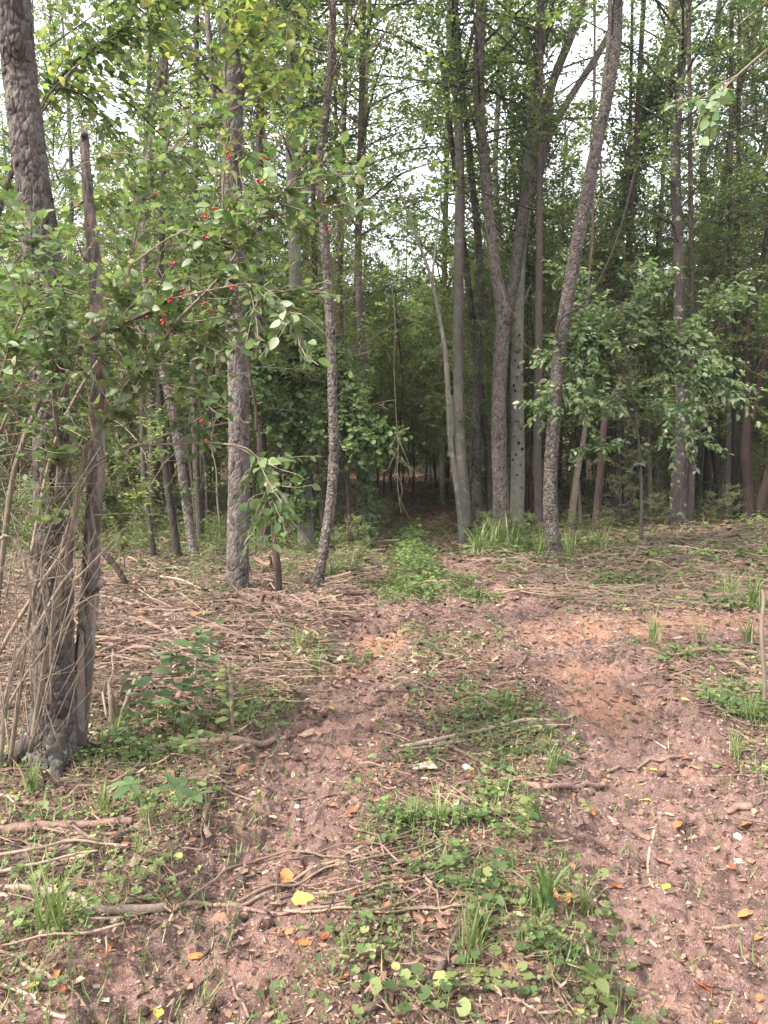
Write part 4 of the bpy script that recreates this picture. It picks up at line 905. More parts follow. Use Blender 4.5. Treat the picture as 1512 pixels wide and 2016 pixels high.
# dead stake by the stout cherry, splintered stake in front, leaning reddish stems
def stake(label, px, d, mat, name='broken_stake'):
    me, base, _ = trunk_mesh('stake', px, d, mat, 10, 30, None, .2, 5)
    tag(ob(name, me, None, base), label, 'dead stem')
stake('broken reddish stub standing between the stout cherry and the thin crooked cherry', [(548, 1180, 18), (548, 1140, 15), (546, 1110, 13), (543, 1080, 11), (538, 1050, 8), (535, 1030, 2)], depth(548, 1182), B_RED)
stake('splintered pale stake upright among the green seedlings at left', [(457, 1452, 9), (457, 1400, 9), (455, 1360, 8), (452, 1320, 7), (449, 1300, 2)], depth(457, 1452), B_STEM)
stake('bent reddish stem leaning left behind the snag', [(255, 1172, 14), (248, 1150, 13), (236, 1128, 12), (222, 1108, 11), (203, 1090, 10)], depth(255, 1172), B_RED)
stake('thin grey stem upright at the right edge of the clearing', [(1506, 1400, 9), (1505, 1330, 8), (1500, 1250, 8), (1503, 1180, 7), (1500, 1160, 3)], depth(1506, 1400), B_TWIG)
stake('bare stub with crooked top among the brushwood right of the broken reddish stub', [(520, 1200, 10), (517, 1180, 8), (521, 1170, 6)], depth(520, 1200), B_RED)
stake('splintered fan shaped stump behind the dark seedlings at left', [(222, 1425, 22), (222, 1395, 16), (218, 1370, 12), (214, 1345, 5)], depth(222, 1425), B_STEM)
stake('slanting dead stub right of the splintered stump', [(232, 1420, 12), (248, 1385, 10), (262, 1350, 8), (272, 1325, 5)], depth(232, 1420), B_STEM)

# ------------------------------------------------------------------ sticks laid by hand
def ground_stick(label, px, w0, w1, mat, name='fallen_branch', sub=(), lift=0.0, wob=.18):
    pts = [G(x, y) for x, y in px]; d = pts[len(pts) // 2][1]
    r0 = w0 / 2 / F * np.hypot(d, EYE); r1 = w1 / 2 / F * np.hypot(d, EYE)
    C = resample(np.array(pts), max(12, len(px) * 6)); C[:, 2] = ground_z(C[:, 0], C[:, 1])
    k = np.ones(5) / 5; zz = np.convolve(np.pad(C[:, 2], 2, 'edge'), k, 'valid'); C[:, 2] = zz + max(r0, r1) * .75 + lift
    base = C[0].copy()
    V, Fa = tube(C, [r0, (r0 + r1) / 2, r1], 9, len(C) * 2, wob=wob, seed=int(px[0][0]) % 37)
    if not sub:
        tag(ob(name, mk(name, V - base, Fa, mat, True), None, base), label, 'branch' if w0 > 7 else 'stick'); return
    t = thing(name, label, 'branch', base); ob('stem', mk('stem', V - base, Fa, mat, True), t)
    for s_, ws in sub:
        q = np.array([G(x, y) for x, y in s_]); q[:, 2] += r0 * .8 + lift
        V, Fa = tube(q, [ws / 2 / F * d * 1.1, ws / 4 / F * d], 6, 14, wob=.1); ob('side_branch', mk('side_branch', V - base, Fa, mat, True), t)
gs = ground_stick
gs('thick peeled branch lying at the lower left edge', [(-60, 1755), (0, 1757), (90, 1763), (150, 1775), (190, 1790), (250, 1797), (325, 1796)], 12, 15, W_PALE, sub=[([(180, 1785), (230, 1800), (275, 1806)], 6), ([(170, 1815), (240, 1812), (310, 1800)], 6)])
gs('long brown twig running on from the peeled branch across the left rut', [(325, 1797), (400, 1788), (450, 1785), (520, 1760), (600, 1722), (680, 1690), (760, 1655), (850, 1620)], 9, 4, W_TAN)
gs('arched thin twig over the left rut', [(345, 1800), (400, 1755), (450, 1720), (520, 1698), (600, 1692), (700, 1695), (800, 1680)], 6, 3, W_TAN, lift=.015)
gs('second twig of the bundle across the left rut', [(470, 1790), (560, 1755), (640, 1720), (720, 1700), (860, 1670), (900, 1640)], 6, 3, W_TAN, lift=.02)
gs('twig under the yellowed leaf across the rut', [(440, 1785), (500, 1800), (560, 1805), (640, 1790), (700, 1775), (800, 1762), (930, 1765)], 7, 4, W_RED)
gs('long thin vine curving along the bottom of the middle strip', [(560, 1805), (640, 1800), (740, 1805), (820, 1800), (900, 1785), (980, 1730)], 5, 3, W_TAN, lift=.01)
gs('curling dark twig beside the peeled branch', [(290, 1740), (310, 1755), (330, 1785), (350, 1800), (370, 1815), (430, 1820)], 4, 2, W_TAN, lift=.01)
gs('pale bare stick at the left edge, upper of two', [(-40, 1712), (0, 1703), (60, 1690), (120, 1678), (165, 1672), (210, 1680), (252, 1681)], 7, 4, W_PALE, lift=.03)
gs('pale bare stick at the left edge, lower of two', [(-40, 1742), (0, 1731), (60, 1718), (130, 1702), (193, 1690)], 7, 4, W_PALE, lift=.02)
gs('rotten splintered log at the left edge', [(-60, 1655), (0, 1648), (80, 1636), (160, 1632), (220, 1630), (260, 1628)], 20, 13, W_RED, name='rotten_log', wob=.45)
gs('second rotten piece of wood below the dark creeper seedling', [(180, 1642), (230, 1645), (290, 1632)], 7, 9, W_TAN, wob=.4)
gs('short thick log lying behind the bright creeper seedling', [(300, 1482), (350, 1473), (420, 1466), (480, 1464), (540, 1459)], 15, 12, W_TAN, name='short_log', wob=.25)
gs('grey stick lying in front of the bright creeper seedling', [(335, 1549), (370, 1540), (410, 1528), (450, 1518)], 10, 9, W_DARK)
gs('forked curved branch beside the dark creeper seedling', [(412, 1660), (405, 1640), (402, 1615), (410, 1590), (422, 1570)], 13, 6, W_TAN, sub=[([(403, 1620), (395, 1645), (402, 1670)], 6)])
gs('thin stick slanting right of the forked curved branch', [(423, 1550), (460, 1570), (497, 1583)], 5, 4, W_PALE)
gs('thin stick at left pointing to the big trunk', [(0, 1571), (60, 1584), (120, 1603)], 7, 5, W_PALE)
gs('smooth brown branch curving across the middle strip', [(880, 1472), (920, 1490), (960, 1515), (1000, 1535), (1045, 1548), (1085, 1556), (1120, 1553), (1150, 1548), (1190, 1550)], 6, 12, W_RED, sub=[([(1110, 1550), (1150, 1545), (1185, 1543)], 6)])
gs('stick lying in the right rut right of the smooth branch', [(1195, 1526), (1230, 1514), (1270, 1505), (1310, 1501), (1345, 1493)], 7, 5, W_TAN)
gs('bundle of split pale bark strips on the middle strip', [(800, 1472), (850, 1465), (900, 1452), (960, 1438), (1020, 1425), (1080, 1418), (1130, 1415)], 9, 6, W_PALE, sub=[([(860, 1470), (930, 1460), (1000, 1440)], 5), ([(1010, 1445), (1070, 1432), (1125, 1432)], 5), ([(800, 1480), (860, 1474), (920, 1462)], 5)])
gs('long straight twig above the clover patch', [(760, 1340), (830, 1352), (900, 1368), (960, 1370), (1020, 1368)], 5, 3, W_TAN)
gs('grey branch lying at the right edge of the clearing', [(1262, 1286), (1310, 1292), (1360, 1288), (1410, 1284), (1450, 1288), (1490, 1292), (1550, 1304)], 6, 11, W_TAN, sub=[([(1420, 1285), (1435, 1278), (1440, 1272)], 4)])
gs('bent twig standing out of the right rut', [(1288, 1640), (1280, 1670), (1276, 1700), (1278, 1735), (1310, 1762)], 6, 4, W_PALE)
gs('curved twig in the right rut below the bent twig', [(1232, 1680), (1235, 1710), (1215, 1745), (1180, 1770), (1150, 1785)], 5, 4, W_TAN)
gs('lichen flecked dark stick near the bottom edge', [(905, 1835), (890, 1870), (870, 1905), (855, 1930), (810, 1945), (770, 1965), (735, 1990), (700, 2005)], 11, 13, W_DARK)
gs('straw coloured split stem near the bottom', [(1146, 1830), (1155, 1870), (1164, 1910), (1162, 1950)], 7, 8, W_PALE)
gs('thin pale twig at the bottom of the middle strip', [(775, 1925), (840, 1928), (900, 1932), (950, 1915), (975, 1893)], 5, 3, W_PALE)
gs('dark stick in the left rut at the bottom', [(340, 1975), (370, 1960), (400, 1935), (425, 1925)], 6, 4, W_DARK)
gs('short broken stick crossing the left rut', [(400, 1885), (420, 1862), (435, 1845)], 6, 4, W_DARK)
gs('twig curving through the mud at the lower left', [(40, 1895), (90, 1915), (120, 1940), (150, 1960), (175, 2005)], 7, 5, W_TAN)
gs('thin twig at the bottom left corner', [(-20, 1930), (30, 1955), (80, 1985), (130, 2016)], 6, 6, W_PALE)
gs('small bent twig near the bottom of the left rut', [(455, 1930), (465, 1970), (490, 2010)], 6, 5, W_TAN)
gs('dark root like twig at the right edge', [(1475, 1490), (1492, 1515), (1500, 1550), (1498, 1580), (1480, 1592)], 7, 5, W_DARK)
gs('bark flake lying by the right edge', [(1430, 1605), (1455, 1596), (1480, 1594)], 9, 16, W_RED, wob=.4)
gs('thin stick lying in the mud at the right edge', [(1400, 1830), (1450, 1828), (1520, 1832)], 7, 8, W_TAN)
gs('short dark stick near the lower right corner', [(1465, 1890), (1490, 1878), (1514, 1870)], 5, 4, W_DARK)
rb = random.Random(77)
for k in range(15):
    x0 = rb.uniform(480, 760); y0 = rb.uniform(1700, 1810); L = rb.uniform(120, 330); sl_ = rb.uniform(-.45, .12); bow = rb.uniform(-30, 30)
    px = [(x0 + L * t, y0 + L * sl_ * t + bow * math.sin(math.pi * t)) for t in (0, .25, .5, .75, 1)]
    gs('thin curving twig in the twig bundle across the middle strip', px, rb.uniform(2.5, 5), rb.uniform(1.5, 2.5), rb.choice([W_TAN, W_RED, W_TAN, W_DARK]), lift=rb.uniform(.0, .03), name='fallen_twig')
    o = col.objects[-1]; o['group'] = 'thin twigs of the bundle on the middle strip'
# slash pile near the stout cherry
pile = [('thick forked limb spread at foot of the stout cherry', [(455, 1178), (490, 1186), (530, 1200), (570, 1212), (605, 1228)], 12, 8, [([(500, 1190), (530, 1215), (545, 1235)], 5), ([(470, 1185), (460, 1215), (480, 1245)], 5)]),
        ('pale limb lying on the brushwood right of the stout cherry', [(600, 1185), (650, 1180), (690, 1178), (718, 1176)], 7, 6, []),
        ('short split log on the brushwood beside the left rut', [(655, 1190), (670, 1203), (684, 1214)], 11, 9, []),
        ('half buried dark log beside the left rut', [(650, 1224), (680, 1222), (716, 1222)], 13, 11, []),
        ('dark short log below the forked limb', [(520, 1254), (540, 1246), (565, 1241)], 12, 10, []),
        ('tan log lying among the brushwood behind the snag', [(195, 1186), (230, 1193), (262, 1202)], 12, 8, []),
        ('long tan branch across the middle of the brushwood', [(230, 1292), (280, 1284), (330, 1272), (380, 1266)], 9, 7, []),
        ('tan branch lying right of the long tan branch', [(425, 1278), (460, 1268), (500, 1255)], 9, 6, []),
        ('stick leaning down into the brushwood left of the forked limb', [(348, 1210), (365, 1228), (382, 1252)], 6, 6, []),
        ('curved pale limb at the back of the brushwood', [(330, 1158), (350, 1150), (362, 1135)], 7, 5, []),
        ('branch with two prongs behind the forked limb', [(378, 1122), (400, 1135), (412, 1165)], 7, 8, [([(400, 1135), (410, 1128), (418, 1120)], 4)])]
for lb, px, w0, w1, sub in pile: gs(lb, px, w0, w1, W_TAN, sub=sub, lift=.03)
rp = [('long pale branch on the right bank brushwood', [(1170, 1100), (1230, 1095), (1290, 1092), (1350, 1088)], 6, 5), ('dark crossed branch on the right bank', [(1420, 1062), (1435, 1075), (1470, 1082)], 6, 5),
      ('arched branch in front of the green patch on the right bank', [(1432, 1096), (1460, 1082), (1490, 1078), (1520, 1082)], 5, 6), ('thin branch near the foot of the leaning scaly trunk', [(1110, 1160), (1150, 1135), (1190, 1112)], 4, 4),
      ('straight stick on the right bank near the reddish trunk', [(1330, 1062), (1380, 1066), (1430, 1070)], 5, 4), ('tan stick rising towards the right edge of the bank', [(1440, 1050), (1480, 1042), (1530, 1036)], 5, 4)]
for lb, px, w0, w1 in rp: gs(lb, px, w0, w1, W_TAN, lift=.02)

# ------------------------------------------------------------------ scattered sticks: shared meshes
def stick_mesh(seed, mat, curv=.07):
    r = np.random.default_rng(seed); n = 5
    p = np.zeros((n, 3)); p[:, 0] = np.linspace(-.5, .5, n); p[:, 1] = np.cumsum(r.normal(size=n)) * curv * .5; p[:, 2] = np.abs(r.normal(size=n)) * .02
    b = Bag(); b.add(*tube(p, [.012, .009, .005], 6, 12, wob=.15, seed=seed))
    for k in range(r.integers(0, 4)):
        a = resample(p, 12)[r.integers(3, 11)]; d = norm(np.array([.8, r.choice([-1, 1]) * .7, r.uniform(-.1, .35)])); L = r.uniform(.08, .25)
        b.add(*tube([a, a + d * L * .5 + r.normal(size=3) * .01, a + d * L], [.005, .002], 4, 5))
    return b.mesh('fallen_stick', mat, True)
SM = [(stick_mesh(600 + i, m), nm) for i, (m, nm) in enumerate([(W_TAN, 'tan'), (W_TAN, 'tan'), (W_RED, 'pinkish brown'), (W_PALE, 'pale peeled'), (W_DARK, 'dark'), (W_RED, 'pinkish brown'), (W_TAN, 'tan')])]
def slope_place(me, name, x, y, s, rz, tilt=0, lift=.01, th=1.0):
    o = ob(name, me, None, (x, y, gz1(x, y) + lift), (R.gauss(0, tilt), R.gauss(0, tilt), rz), (s, s * th, s * th)); return o
GL = [((108, 1480), 'by the foot of the large cherry'), ((467, 1172), 'by the foot of the stout cherry'), ((300, 1200), 'in the brushwood behind the snag'), ((200, 1300), 'right of the snag'), ((625, 1170), 'by the foot of the thin crooked cherry'), ((400, 1270), 'in the middle of the brushwood'),
      ((560, 1250), 'below the forked limb'), ((350, 1400), 'by the splintered stake'), ((620, 1350), 'between brushwood and left rut'), ((330, 1540), 'in front of the short thick log'), ((80, 1640), 'beside the rotten log'), ((120, 1780), 'beside the peeled branch'), ((250, 1900), 'in the lower left mud'), ((500, 1900), 'low in the left rut'),
      ((560, 1620), 'in the middle of the left rut'), ((680, 1380), 'at the upper end of the left rut'), ((700, 1740), 'beside the twig bundle'), ((800, 1920), 'near the lichen flecked dark stick'), ((1000, 1850), 'among the broad grass tufts'), ((900, 1600), 'around the rounded pinkish stone'), ((1000, 1520), 'by the smooth curved branch'), ((950, 1400), 'in the clover patch'),
      ((860, 1250), 'where the track splits'), ((1250, 1520), 'beside the stick in the right rut'), ((1280, 1680), 'by the bent twig of the right rut'), ((1400, 1780), 'at the right edge low down'), ((1350, 1930), 'near the lower right corner'), ((1200, 1380), 'in the middle of the right rut'), ((1400, 1290), 'around the grey branch at right'), ((1300, 1220), 'on the sunlight-painted soil of the right bend'),
      ((1130, 1130), 'near the foot of the leaning scaly trunk'), ((1300, 1080), 'on the right bank below the thick reddish trunk'), ((1450, 1080), 'on the right bank by the edge'), ((1450, 1180), 'below the bank at the right edge'), ((980, 1160), 'on the bend right of the green strip')]
GLW = [(G0(*p), t) for p, t in GL]
def gzone(x, y): return min(GLW, key=lambda q: math.hypot(q[0][0] - x, q[0][1] - y) / (1 + .0 * y))[1]
def in_view(x, y): return y > 1.6 and abs(x) < y * .56 + .2
def px_of(x, y):
    z = 0; dy = y * ca - (z - EYE) * sa; return 756 + F * x / dy
cnt = 0; zones_used = {}
def brush(x, y):
    """density of brushwood"""
    t = track(np.array([x]), np.array([y]))[0][0]
    left = 1.0 if (x < -.4 and 4.6 < y < 11.5) else (.35 if x < -.3 and y <= 4.6 else 0)
    right = .4 if (x > 1.6 and 7.5 < y < 14) else .15
    return max(left, right, .06) * (1 - .97 * t)
while cnt < 250:
    y = R.uniform(2.0, 13.5) ; x = R.uniform(-1, 1) * (y * .56)
    if R.random() > brush(x, y): continue
    me, nm = R.choice(SM); L = R.uniform(.18, .5) if y < 4.6 else R.uniform(.4, 1.4)
    th = .45 / max(.35, L) * R.uniform(.6, 1.5) if y < 4.6 else R.uniform(.35, 1.1)
    zn = 'on the brushwood left of the track' if (x < 0 and y > 4.6) else ('on the right bank' if (x > 1.2 and y > 7) else ('in the foreground left of the left rut' if x < -.9 else 'on the soil of the foreground'))
    o = slope_place(me, 'fallen_stick', x, y, L, R.gauss(.0, 1.2), .09, .015 if y < 4.6 else R.uniform(.01, .10), th)
    zn = gzone(x, y); sz_ = 'long' if L > .8 else ('short' if L < .4 else 'medium'); tag(o, f'{sz_} thin {nm} dead stick {zn}', 'stick', f'{sz_} {nm} sticks {zn}'); cnt += 1
# the finer rest: one mass
def fine_sticks():
    b = Bag(); r = np.random.default_rng(9); tpl = []
    for k in range(6):
        p = np.zeros((4, 3)); p[:, 0] = np.linspace(-.5, .5, 4); p[:, 1] = np.cumsum(r.normal(size=4)) * .05; p[:, 2] = np.abs(r.normal(size=4)) * .05
        V, Fa = tube(p, [.011, .006], 3, 5, cap=False); tpl.append((V, Fa[0]))
    N = 15000; y = r.uniform(1.7, 15, N * 3); x = r.uniform(-1, 1, N * 3) * (y * .6)
    t = track(x, y)[0]
    dens = np.where((x < -.3) & (y > 4.4) & (y < 12), .5, np.where((x > 1.4) & (y > 7.2), .20, np.where((x < -.5) & (y < 4.6), .40, .20))) * (1 - .96 * t)
    keep = r.random(N * 3) < dens; x = x[keep][:N]; y = y[keep][:N]; n = len(x)
    pile_ = ((x < -.3) & (y > 4.4) & (y < 12)) | ((x > 1.4) & (y > 7.2))
    L = np.where(pile_, .10 + .75 * r.random(n) ** 1.8, r.uniform(.03, .22, n) * np.clip(y / 3, .8, 2)); z = ground_z(x, y) + np.where(pile_, r.random(n) ** 2 * .10, r.uniform(0, .01, n))
    th = np.clip(.0018 + .00055 * y, 0, .009) / .011 * np.exp(r.normal(-.3, .5, n)); rz = np.where(pile_ & (r.random(n) < .35), r.normal(0, .6, n), r.uniform(0, 6.28, n))
    d = np.stack([np.cos(rz), np.sin(rz), np.where(pile_, r.normal(0, .28, n), .05)], -1); M = frames(np.cross([0, 0, 1.], d), np.tile([0, 0, 1.], (n, 1)))
    S = np.stack([L, th, th], -1)
    for k in range(6):
        m = np.arange(n) % 6 == k
        V, Fa = scatter(tpl[k][0], tpl[k][1], np.stack([x[m], y[m], z[m]], -1), M[m], S[m]); b.add(V, Fa)
    me = b.mesh('fine_brushwood', [W_STRAW, W_RED, W_TAN, W_DARK])
    npoly = len(me.polygons); isl = np.repeat(r.choice(4, npoly // 12 + 1, p=[.42, .20, .14, .24]), 12)[:npoly]
    me.polygons.foreach_set('material_index', isl.astype(np.int32))
    tag(ob('fine_brushwood', me), 'mass of thin dead twigs and straw strewn over the clearing floor', kind='stuff')
fine_sticks()

# ------------------------------------------------------------------ litter, fallen leaves
def dead_leaf(seed, wd=.6):
    r = np.random.default_rng(seed); n = 6; t = np.linspace(0, 1, n); V = []
    cu = r.uniform(.2, 1.0); rl = r.uniform(-.5, .6)
    for tt in t:
        h = max(.02, wd / 2 * math.sin(math.pi * min(1, tt ** .8)) ** .7) * r.uniform(.8, 1.15)
        for u in (-1, -.5, 0, .5, 1):
            V.append([h * u * (1 - .25 * cu * abs(u)), tt * .95, cu * (abs(u) ** 1.6) * h * .9 + rl * (tt - .5) ** 2 * .6 + r.normal() * .025])
    V = np.array(V); V[:, 1] -= .5; V[:, 2] -= V[:, 2].min()
    Q = [[5 * i + j, 5 * i + j + 1, 5 * i + j + 6, 5 * i + j + 5] for i in range(n - 1) for j in range(4)]
    return V, np.array(Q)
DLT = [dead_leaf(700 + i, .5 + .1 * (i % 3)) for i in range(5)]
DL = {}
for nm, mt in (('tan', D_TAN), ('orange brown', D_ORANGE), ('dark brown', D_BROWN), ('yellow', D_YELLOW)):
    DL[nm] = [mk('fallen_leaf', V, Fq, mt, True) for V, Fq in DLT]
manual = [(310, 2000, 'yellow', .055, 'large yellow leaf fallen at the bottom edge of the left rut'), (510, 1562, 'yellow', .035, 'small yellow leaf lying on the left rut'), (474, 1651, 'tan', .05, 'tan leaf on the mud right of the forked curved branch'),
          (534, 1612, 'tan', .055, 'curled tan leaf in the middle of the left rut'), (648, 1601, 'orange brown', .075, 'crumpled orange leaf beside the left rut, left of two'), (694, 1604, 'orange brown', .06, 'crumpled orange leaf beside the left rut, right of two'),
          (565, 1729, 'orange brown', .09, 'reddish crumpled leaf under the arched twig'), (600, 1778, 'yellow', .10, 'big half green yellowed leaf lying on the twig bundle'), (545, 1790, 'tan', .07, 'tan curled leaf left of the yellowed leaf'),
          (640, 1768, 'tan', .07, 'tan curled leaf right of the yellowed leaf'), (212, 1878, 'orange brown', .06, 'bright orange yellow leaf in the lower left mud'), (145, 1945, 'tan', .07, 'round tan leaf in the lower left mud'),
          (20, 1915, 'tan', .07, 'curled tan leaf at the lower left edge'), (118, 1955, 'orange brown', .05, 'small brown orange leaf beside the round tan leaf'), (600, 1865, 'orange brown', .07, 'red brown leaf right of the left rut near the bottom'),
          (725, 1885, 'tan', .09, 'long curled tan leaf near the bottom centre'), (640, 1850, 'orange brown', .055, 'small reddish leaf near the bottom centre'), (1115, 1775, 'orange brown', .07, 'curled brown leaf beside the broad grass tuft'),
          (1250, 1720, 'tan', .05, 'pale tan leaf in the right rut by the bent twig'), (1215, 1750, 'orange brown', .06, 'rust brown leaf below the bent twig'), (1130, 1783, 'tan', .06, 'tan leaf next to the broad grass tuft'),
          (1335, 1628, 'orange brown', .065, 'orange leaf lying in the right rut'), (1470, 1635, 'orange brown', .09, 'curled orange leaf at the right edge beside a stone'), (1495, 1853, 'orange brown', .06, 'bright orange leaf at the lower right edge'),
          (1286, 1523, 'yellow', .04, 'yellow leaf on the right rut'), (1392, 1952, 'orange brown', .08, 'rust coloured curled leaf near the lower right corner'), (1270, 1905, 'dark brown', .08, 'dark brown crumpled leaf at the bottom right'),
          (1465, 1815, 'orange brown', .07, 'brown orange leaf near the right edge above the thin stick'), (846, 1500, 'yellow', .05, 'yellow leaf on the soil of the middle strip'), (650, 1402, 'yellow', .05, 'round yellow leaf beside the left rut'),
          (1100, 1225, 'yellow', .06, 'yellow green leaf lying on the far bend of the track'), (1310, 1390, 'yellow', .06, 'pale yellow leaf beside the right rut'), (1350, 1380, 'yellow', .06, 'yellow leaf at the edge of the right grass patch'),
          (255, 1601, 'orange brown', .05, 'orange leaf by the dark creeper seedling'), (465, 1560, 'tan', .05, 'small tan leaf behind the left rut'), (1170, 1605, 'orange brown', .06, 'red brown leaf at edge of the right rut'), (970, 1955, 'tan', .08, 'tan leaf scrap near the bottom edge'), (765, 1895, 'tan', .07, 'tan leaf right of the long curled leaf')]
for x, y, c, s, lb in manual:
    g = G(x, y); o = ob('fallen_leaf', R.choice(DL[c]), None, g + [0, 0, .004], (R.gauss(0, .2), R.gauss(0, .2), R.uniform(0, 6.28)), s); tag(o, lb, 'leaf')
for k in range(230):
    y = 1.95 + 5.5 * R.random() ** 1.6; x = R.uniform(-1, 1) * y * .54
    c = R.choices(['tan', 'orange brown', 'dark brown', 'yellow'], [.38, .24, .33, .05])[0]
    zn = gzone(x, y)
    o = ob('fallen_leaf', R.choice(DL[c]), None, (x, y, gz1(x, y) + .004), (R.gauss(0, .3), R.gauss(0, .3), R.uniform(0, 6.28)), R.uniform(.03, .065))
    tag(o, f'small curled {c} dead leaf {zn}', 'leaf', f'{c} dead leaves {zn}')
def litter():
    r = np.random.default_rng(14); b = Bag()
    N = 95000; u = r.random(N) ** .8; y = 1.7 * (15 / 1.7) ** u; x = r.uniform(-1, 1, N) * y * .62; t = track(x, y)[0]
    keep = r.random(N) < (1 - .6 * t); x = x[keep]; y = y[keep]; n = len(x); s = (.0035 + .0046 * y) * np.exp(r.normal(0, .45, n))
    z = ground_z(x, y) + .003 + np.where((x < -.3) & (y > 4.4) & (y < 12), r.random(n) * .09, 0)
    tri = np.array([[-.4, -.5, 0], [.35, -.4, .12], [.45, .3, .02], [0, .6, .15], [-.4, .2, .1]]); Ft = np.array([[0, 1, 2, 3, 4]])
    a = r.uniform(0, 6.28, n); d = np.stack([np.cos(a), np.sin(a), r.normal(0, .25, n)], -1)
    V, Fa = scatter(tri, Ft, np.stack([x, y, z], -1), frames(d, norm(r.normal(size=(n, 3)) * .35 + [0, 0, 1])), np.stack([s * r.uniform(.15, .9, n), s * r.uniform(.8, 1.6, n), s], -1)); b.add(V, Fa)
    tag(ob('leaf_litter', b.mesh('leaf_litter', D_LITTER)), 'fine brown and tan leaf litter and bark crumbs scattered over the soil', kind='stuff')
litter()
def floor_litter():
    r = np.random.default_rng(15); N = 26000; y = np.sqrt(r.uniform(13 ** 2, 45 ** 2, N)); x = r.uniform(-1, 1, N) * y * .6
    s = r.uniform(.05, .16, N); z = base_z(x, y) + .02; a = r.uniform(0, 6.28, N)
    tri = np.array([[-.5, -.5, 0], [.5, -.4, .1], [0, .6, .12]])
    V, Fa = scatter(tri, np.array([[0, 1, 2]]), np.stack([x, y, z], -1), frames(np.stack([np.cos(a), np.sin(a), r.normal(0, .2, N)], -1), norm(r.normal(size=(N, 3)) * .3 + [0, 0, 1])), s)
    tag(ob('forest_floor_litter', mk('forest_floor_litter', V, Fa, D_LITTER)), 'pinkish leaf litter covering the floor of the wood beyond the clearing', kind='stuff')
floor_litter()

# stones and clods
mst, n_, l_, out_ = newmat('pale stone'); tc_ = n_.new('ShaderNodeTexCoord'); nz_ = noise(n_, l_, tc_.outputs['Object'], 30, 4)
p_ = n_.new('ShaderNodeBsdfPrincipled'); p_.inputs['Roughness'].default_value = .85; l_.new(mixc(n_, l_, nz_.outputs[0], (.34, .26, .23), (.58, .50, .46)), p_.inputs['Base Color']); l_.new(p_.outputs[0], out_.inputs['Surface'])
def stone_mesh(seed, mat, name='stone'):
    import bmesh
    r = random.Random(seed); bm = bmesh.new(); bmesh.ops.create_icosphere(bm, subdivisions=3, radius=1)
    off = r.uniform(0, 50)
    for v in bm.verts:
        c = v.co; k = 1 + .22 * float(fbm(np.array([c.x * 1.4 + off]), np.array([c.y * 1.4 + c.z * 1.1]), 2, seed)[0]); v.co = Vector((c.x * k, c.y * k * .8, c.z * k * .55))
    me = bpy.data.meshes.new(name); bm.to_mesh(me); bm.free(); me.materials.append(mat)
    for p in me.polygons: p.use_smooth = True
    return me
STM = [stone_mesh(i, mst) for i in range(3)]
CLM = [stone_mesh(10 + i, M_GROUND, 'soil_clod') for i in range(3)]
for x, y, s, lb in [(901, 1588, .030, 'rounded pinkish stone beside the grass tuft in the middle strip'), (432, 1607, .020, 'flat stone beside the forked curved branch'), (1453, 1650, .022, 'grey stone beside the curled orange leaf'), (918, 1514, .028, 'brown stone on the bare patch of the middle strip'), (585, 1590, .016, 'small brown pebble in the left rut')]:
    g = G(x, y); tag(ob('stone', R.choice(STM), None, g + [0, 0, s * .2], (0, 0, R.uniform(0, 6)), s), lb, 'stone')
for k in range(110):
    ln = RUTL if R.random() < .5 else RUTR; i = R.randrange(0, 8); a, b = ln[i], ln[i + 1]; f = R.random(); p = a + (b - a) * f
    x = p[0] + R.gauss(0, .28); y = p[1] + R.gauss(0, .1)
    if not in_view(x, y): continue
    zn = gzone(x, y)
    s = R.uniform(.010, .028)
    tag(ob('soil_clod', R.choice(CLM), None, (x, y, gz1(x, y) + s * .15), (R.random(), R.random(), R.uniform(0, 6)), s), f'small lump of pinkish soil {zn}', 'clod', f'soil clods {zn}')
def crumbs():
    r = np.random.default_rng(71); N = 60000; u = r.random(N); y = 1.7 * (12 / 1.7) ** u; x = r.uniform(-1, 1, N) * y * .6
    t = track(x, y)[0]; keep = r.random(N) < .12 + .3 * t; x = x[keep]; y = y[keep]; n = len(x)
    s_ = (.0016 + .0011 * y) * np.exp(r.normal(0, .5, n)); z = ground_z(x, y) + s_ * .25
    V0 = np.array([[1, 0, 0], [-.8, .2, 0], [.1, 1, 0], [0, -.9, .1], [.1, .1, .8], [0, 0, -.7]]); F0 = np.array([[0, 2, 4], [2, 1, 4], [1, 3, 4], [3, 0, 4], [2, 0, 5], [1, 2, 5], [3, 1, 5], [0, 3, 5]])
    a = r.uniform(0, 6.28, n); V, Fa = scatter(V0, F0, np.stack([x, y, z], -1), frames(np.stack([np.cos(a), np.sin(a), r.normal(0, .3, n)], -1), norm(r.normal(size=(n, 3)) * .4 + [0, 0, 1])), np.stack([s_, s_ * r.uniform(.5, 1, n), s_ * r.uniform(.5, 1, n)], -1))
    tag(ob('soil_crumbs', mk('soil_crumbs', V, Fa, M_CRUMB)), 'loose crumbs of dry pinkish soil along the wheel ruts', kind='stuff')
M_CRUMB = dead_leaf_mat('dry soil crumb', [(0, (.10, .06, .05)), (.4, (.22, .13, .105)), (.8, (.30, .19, .16)), (1, (.38, .27, .23))], 0.0)
crumbs()
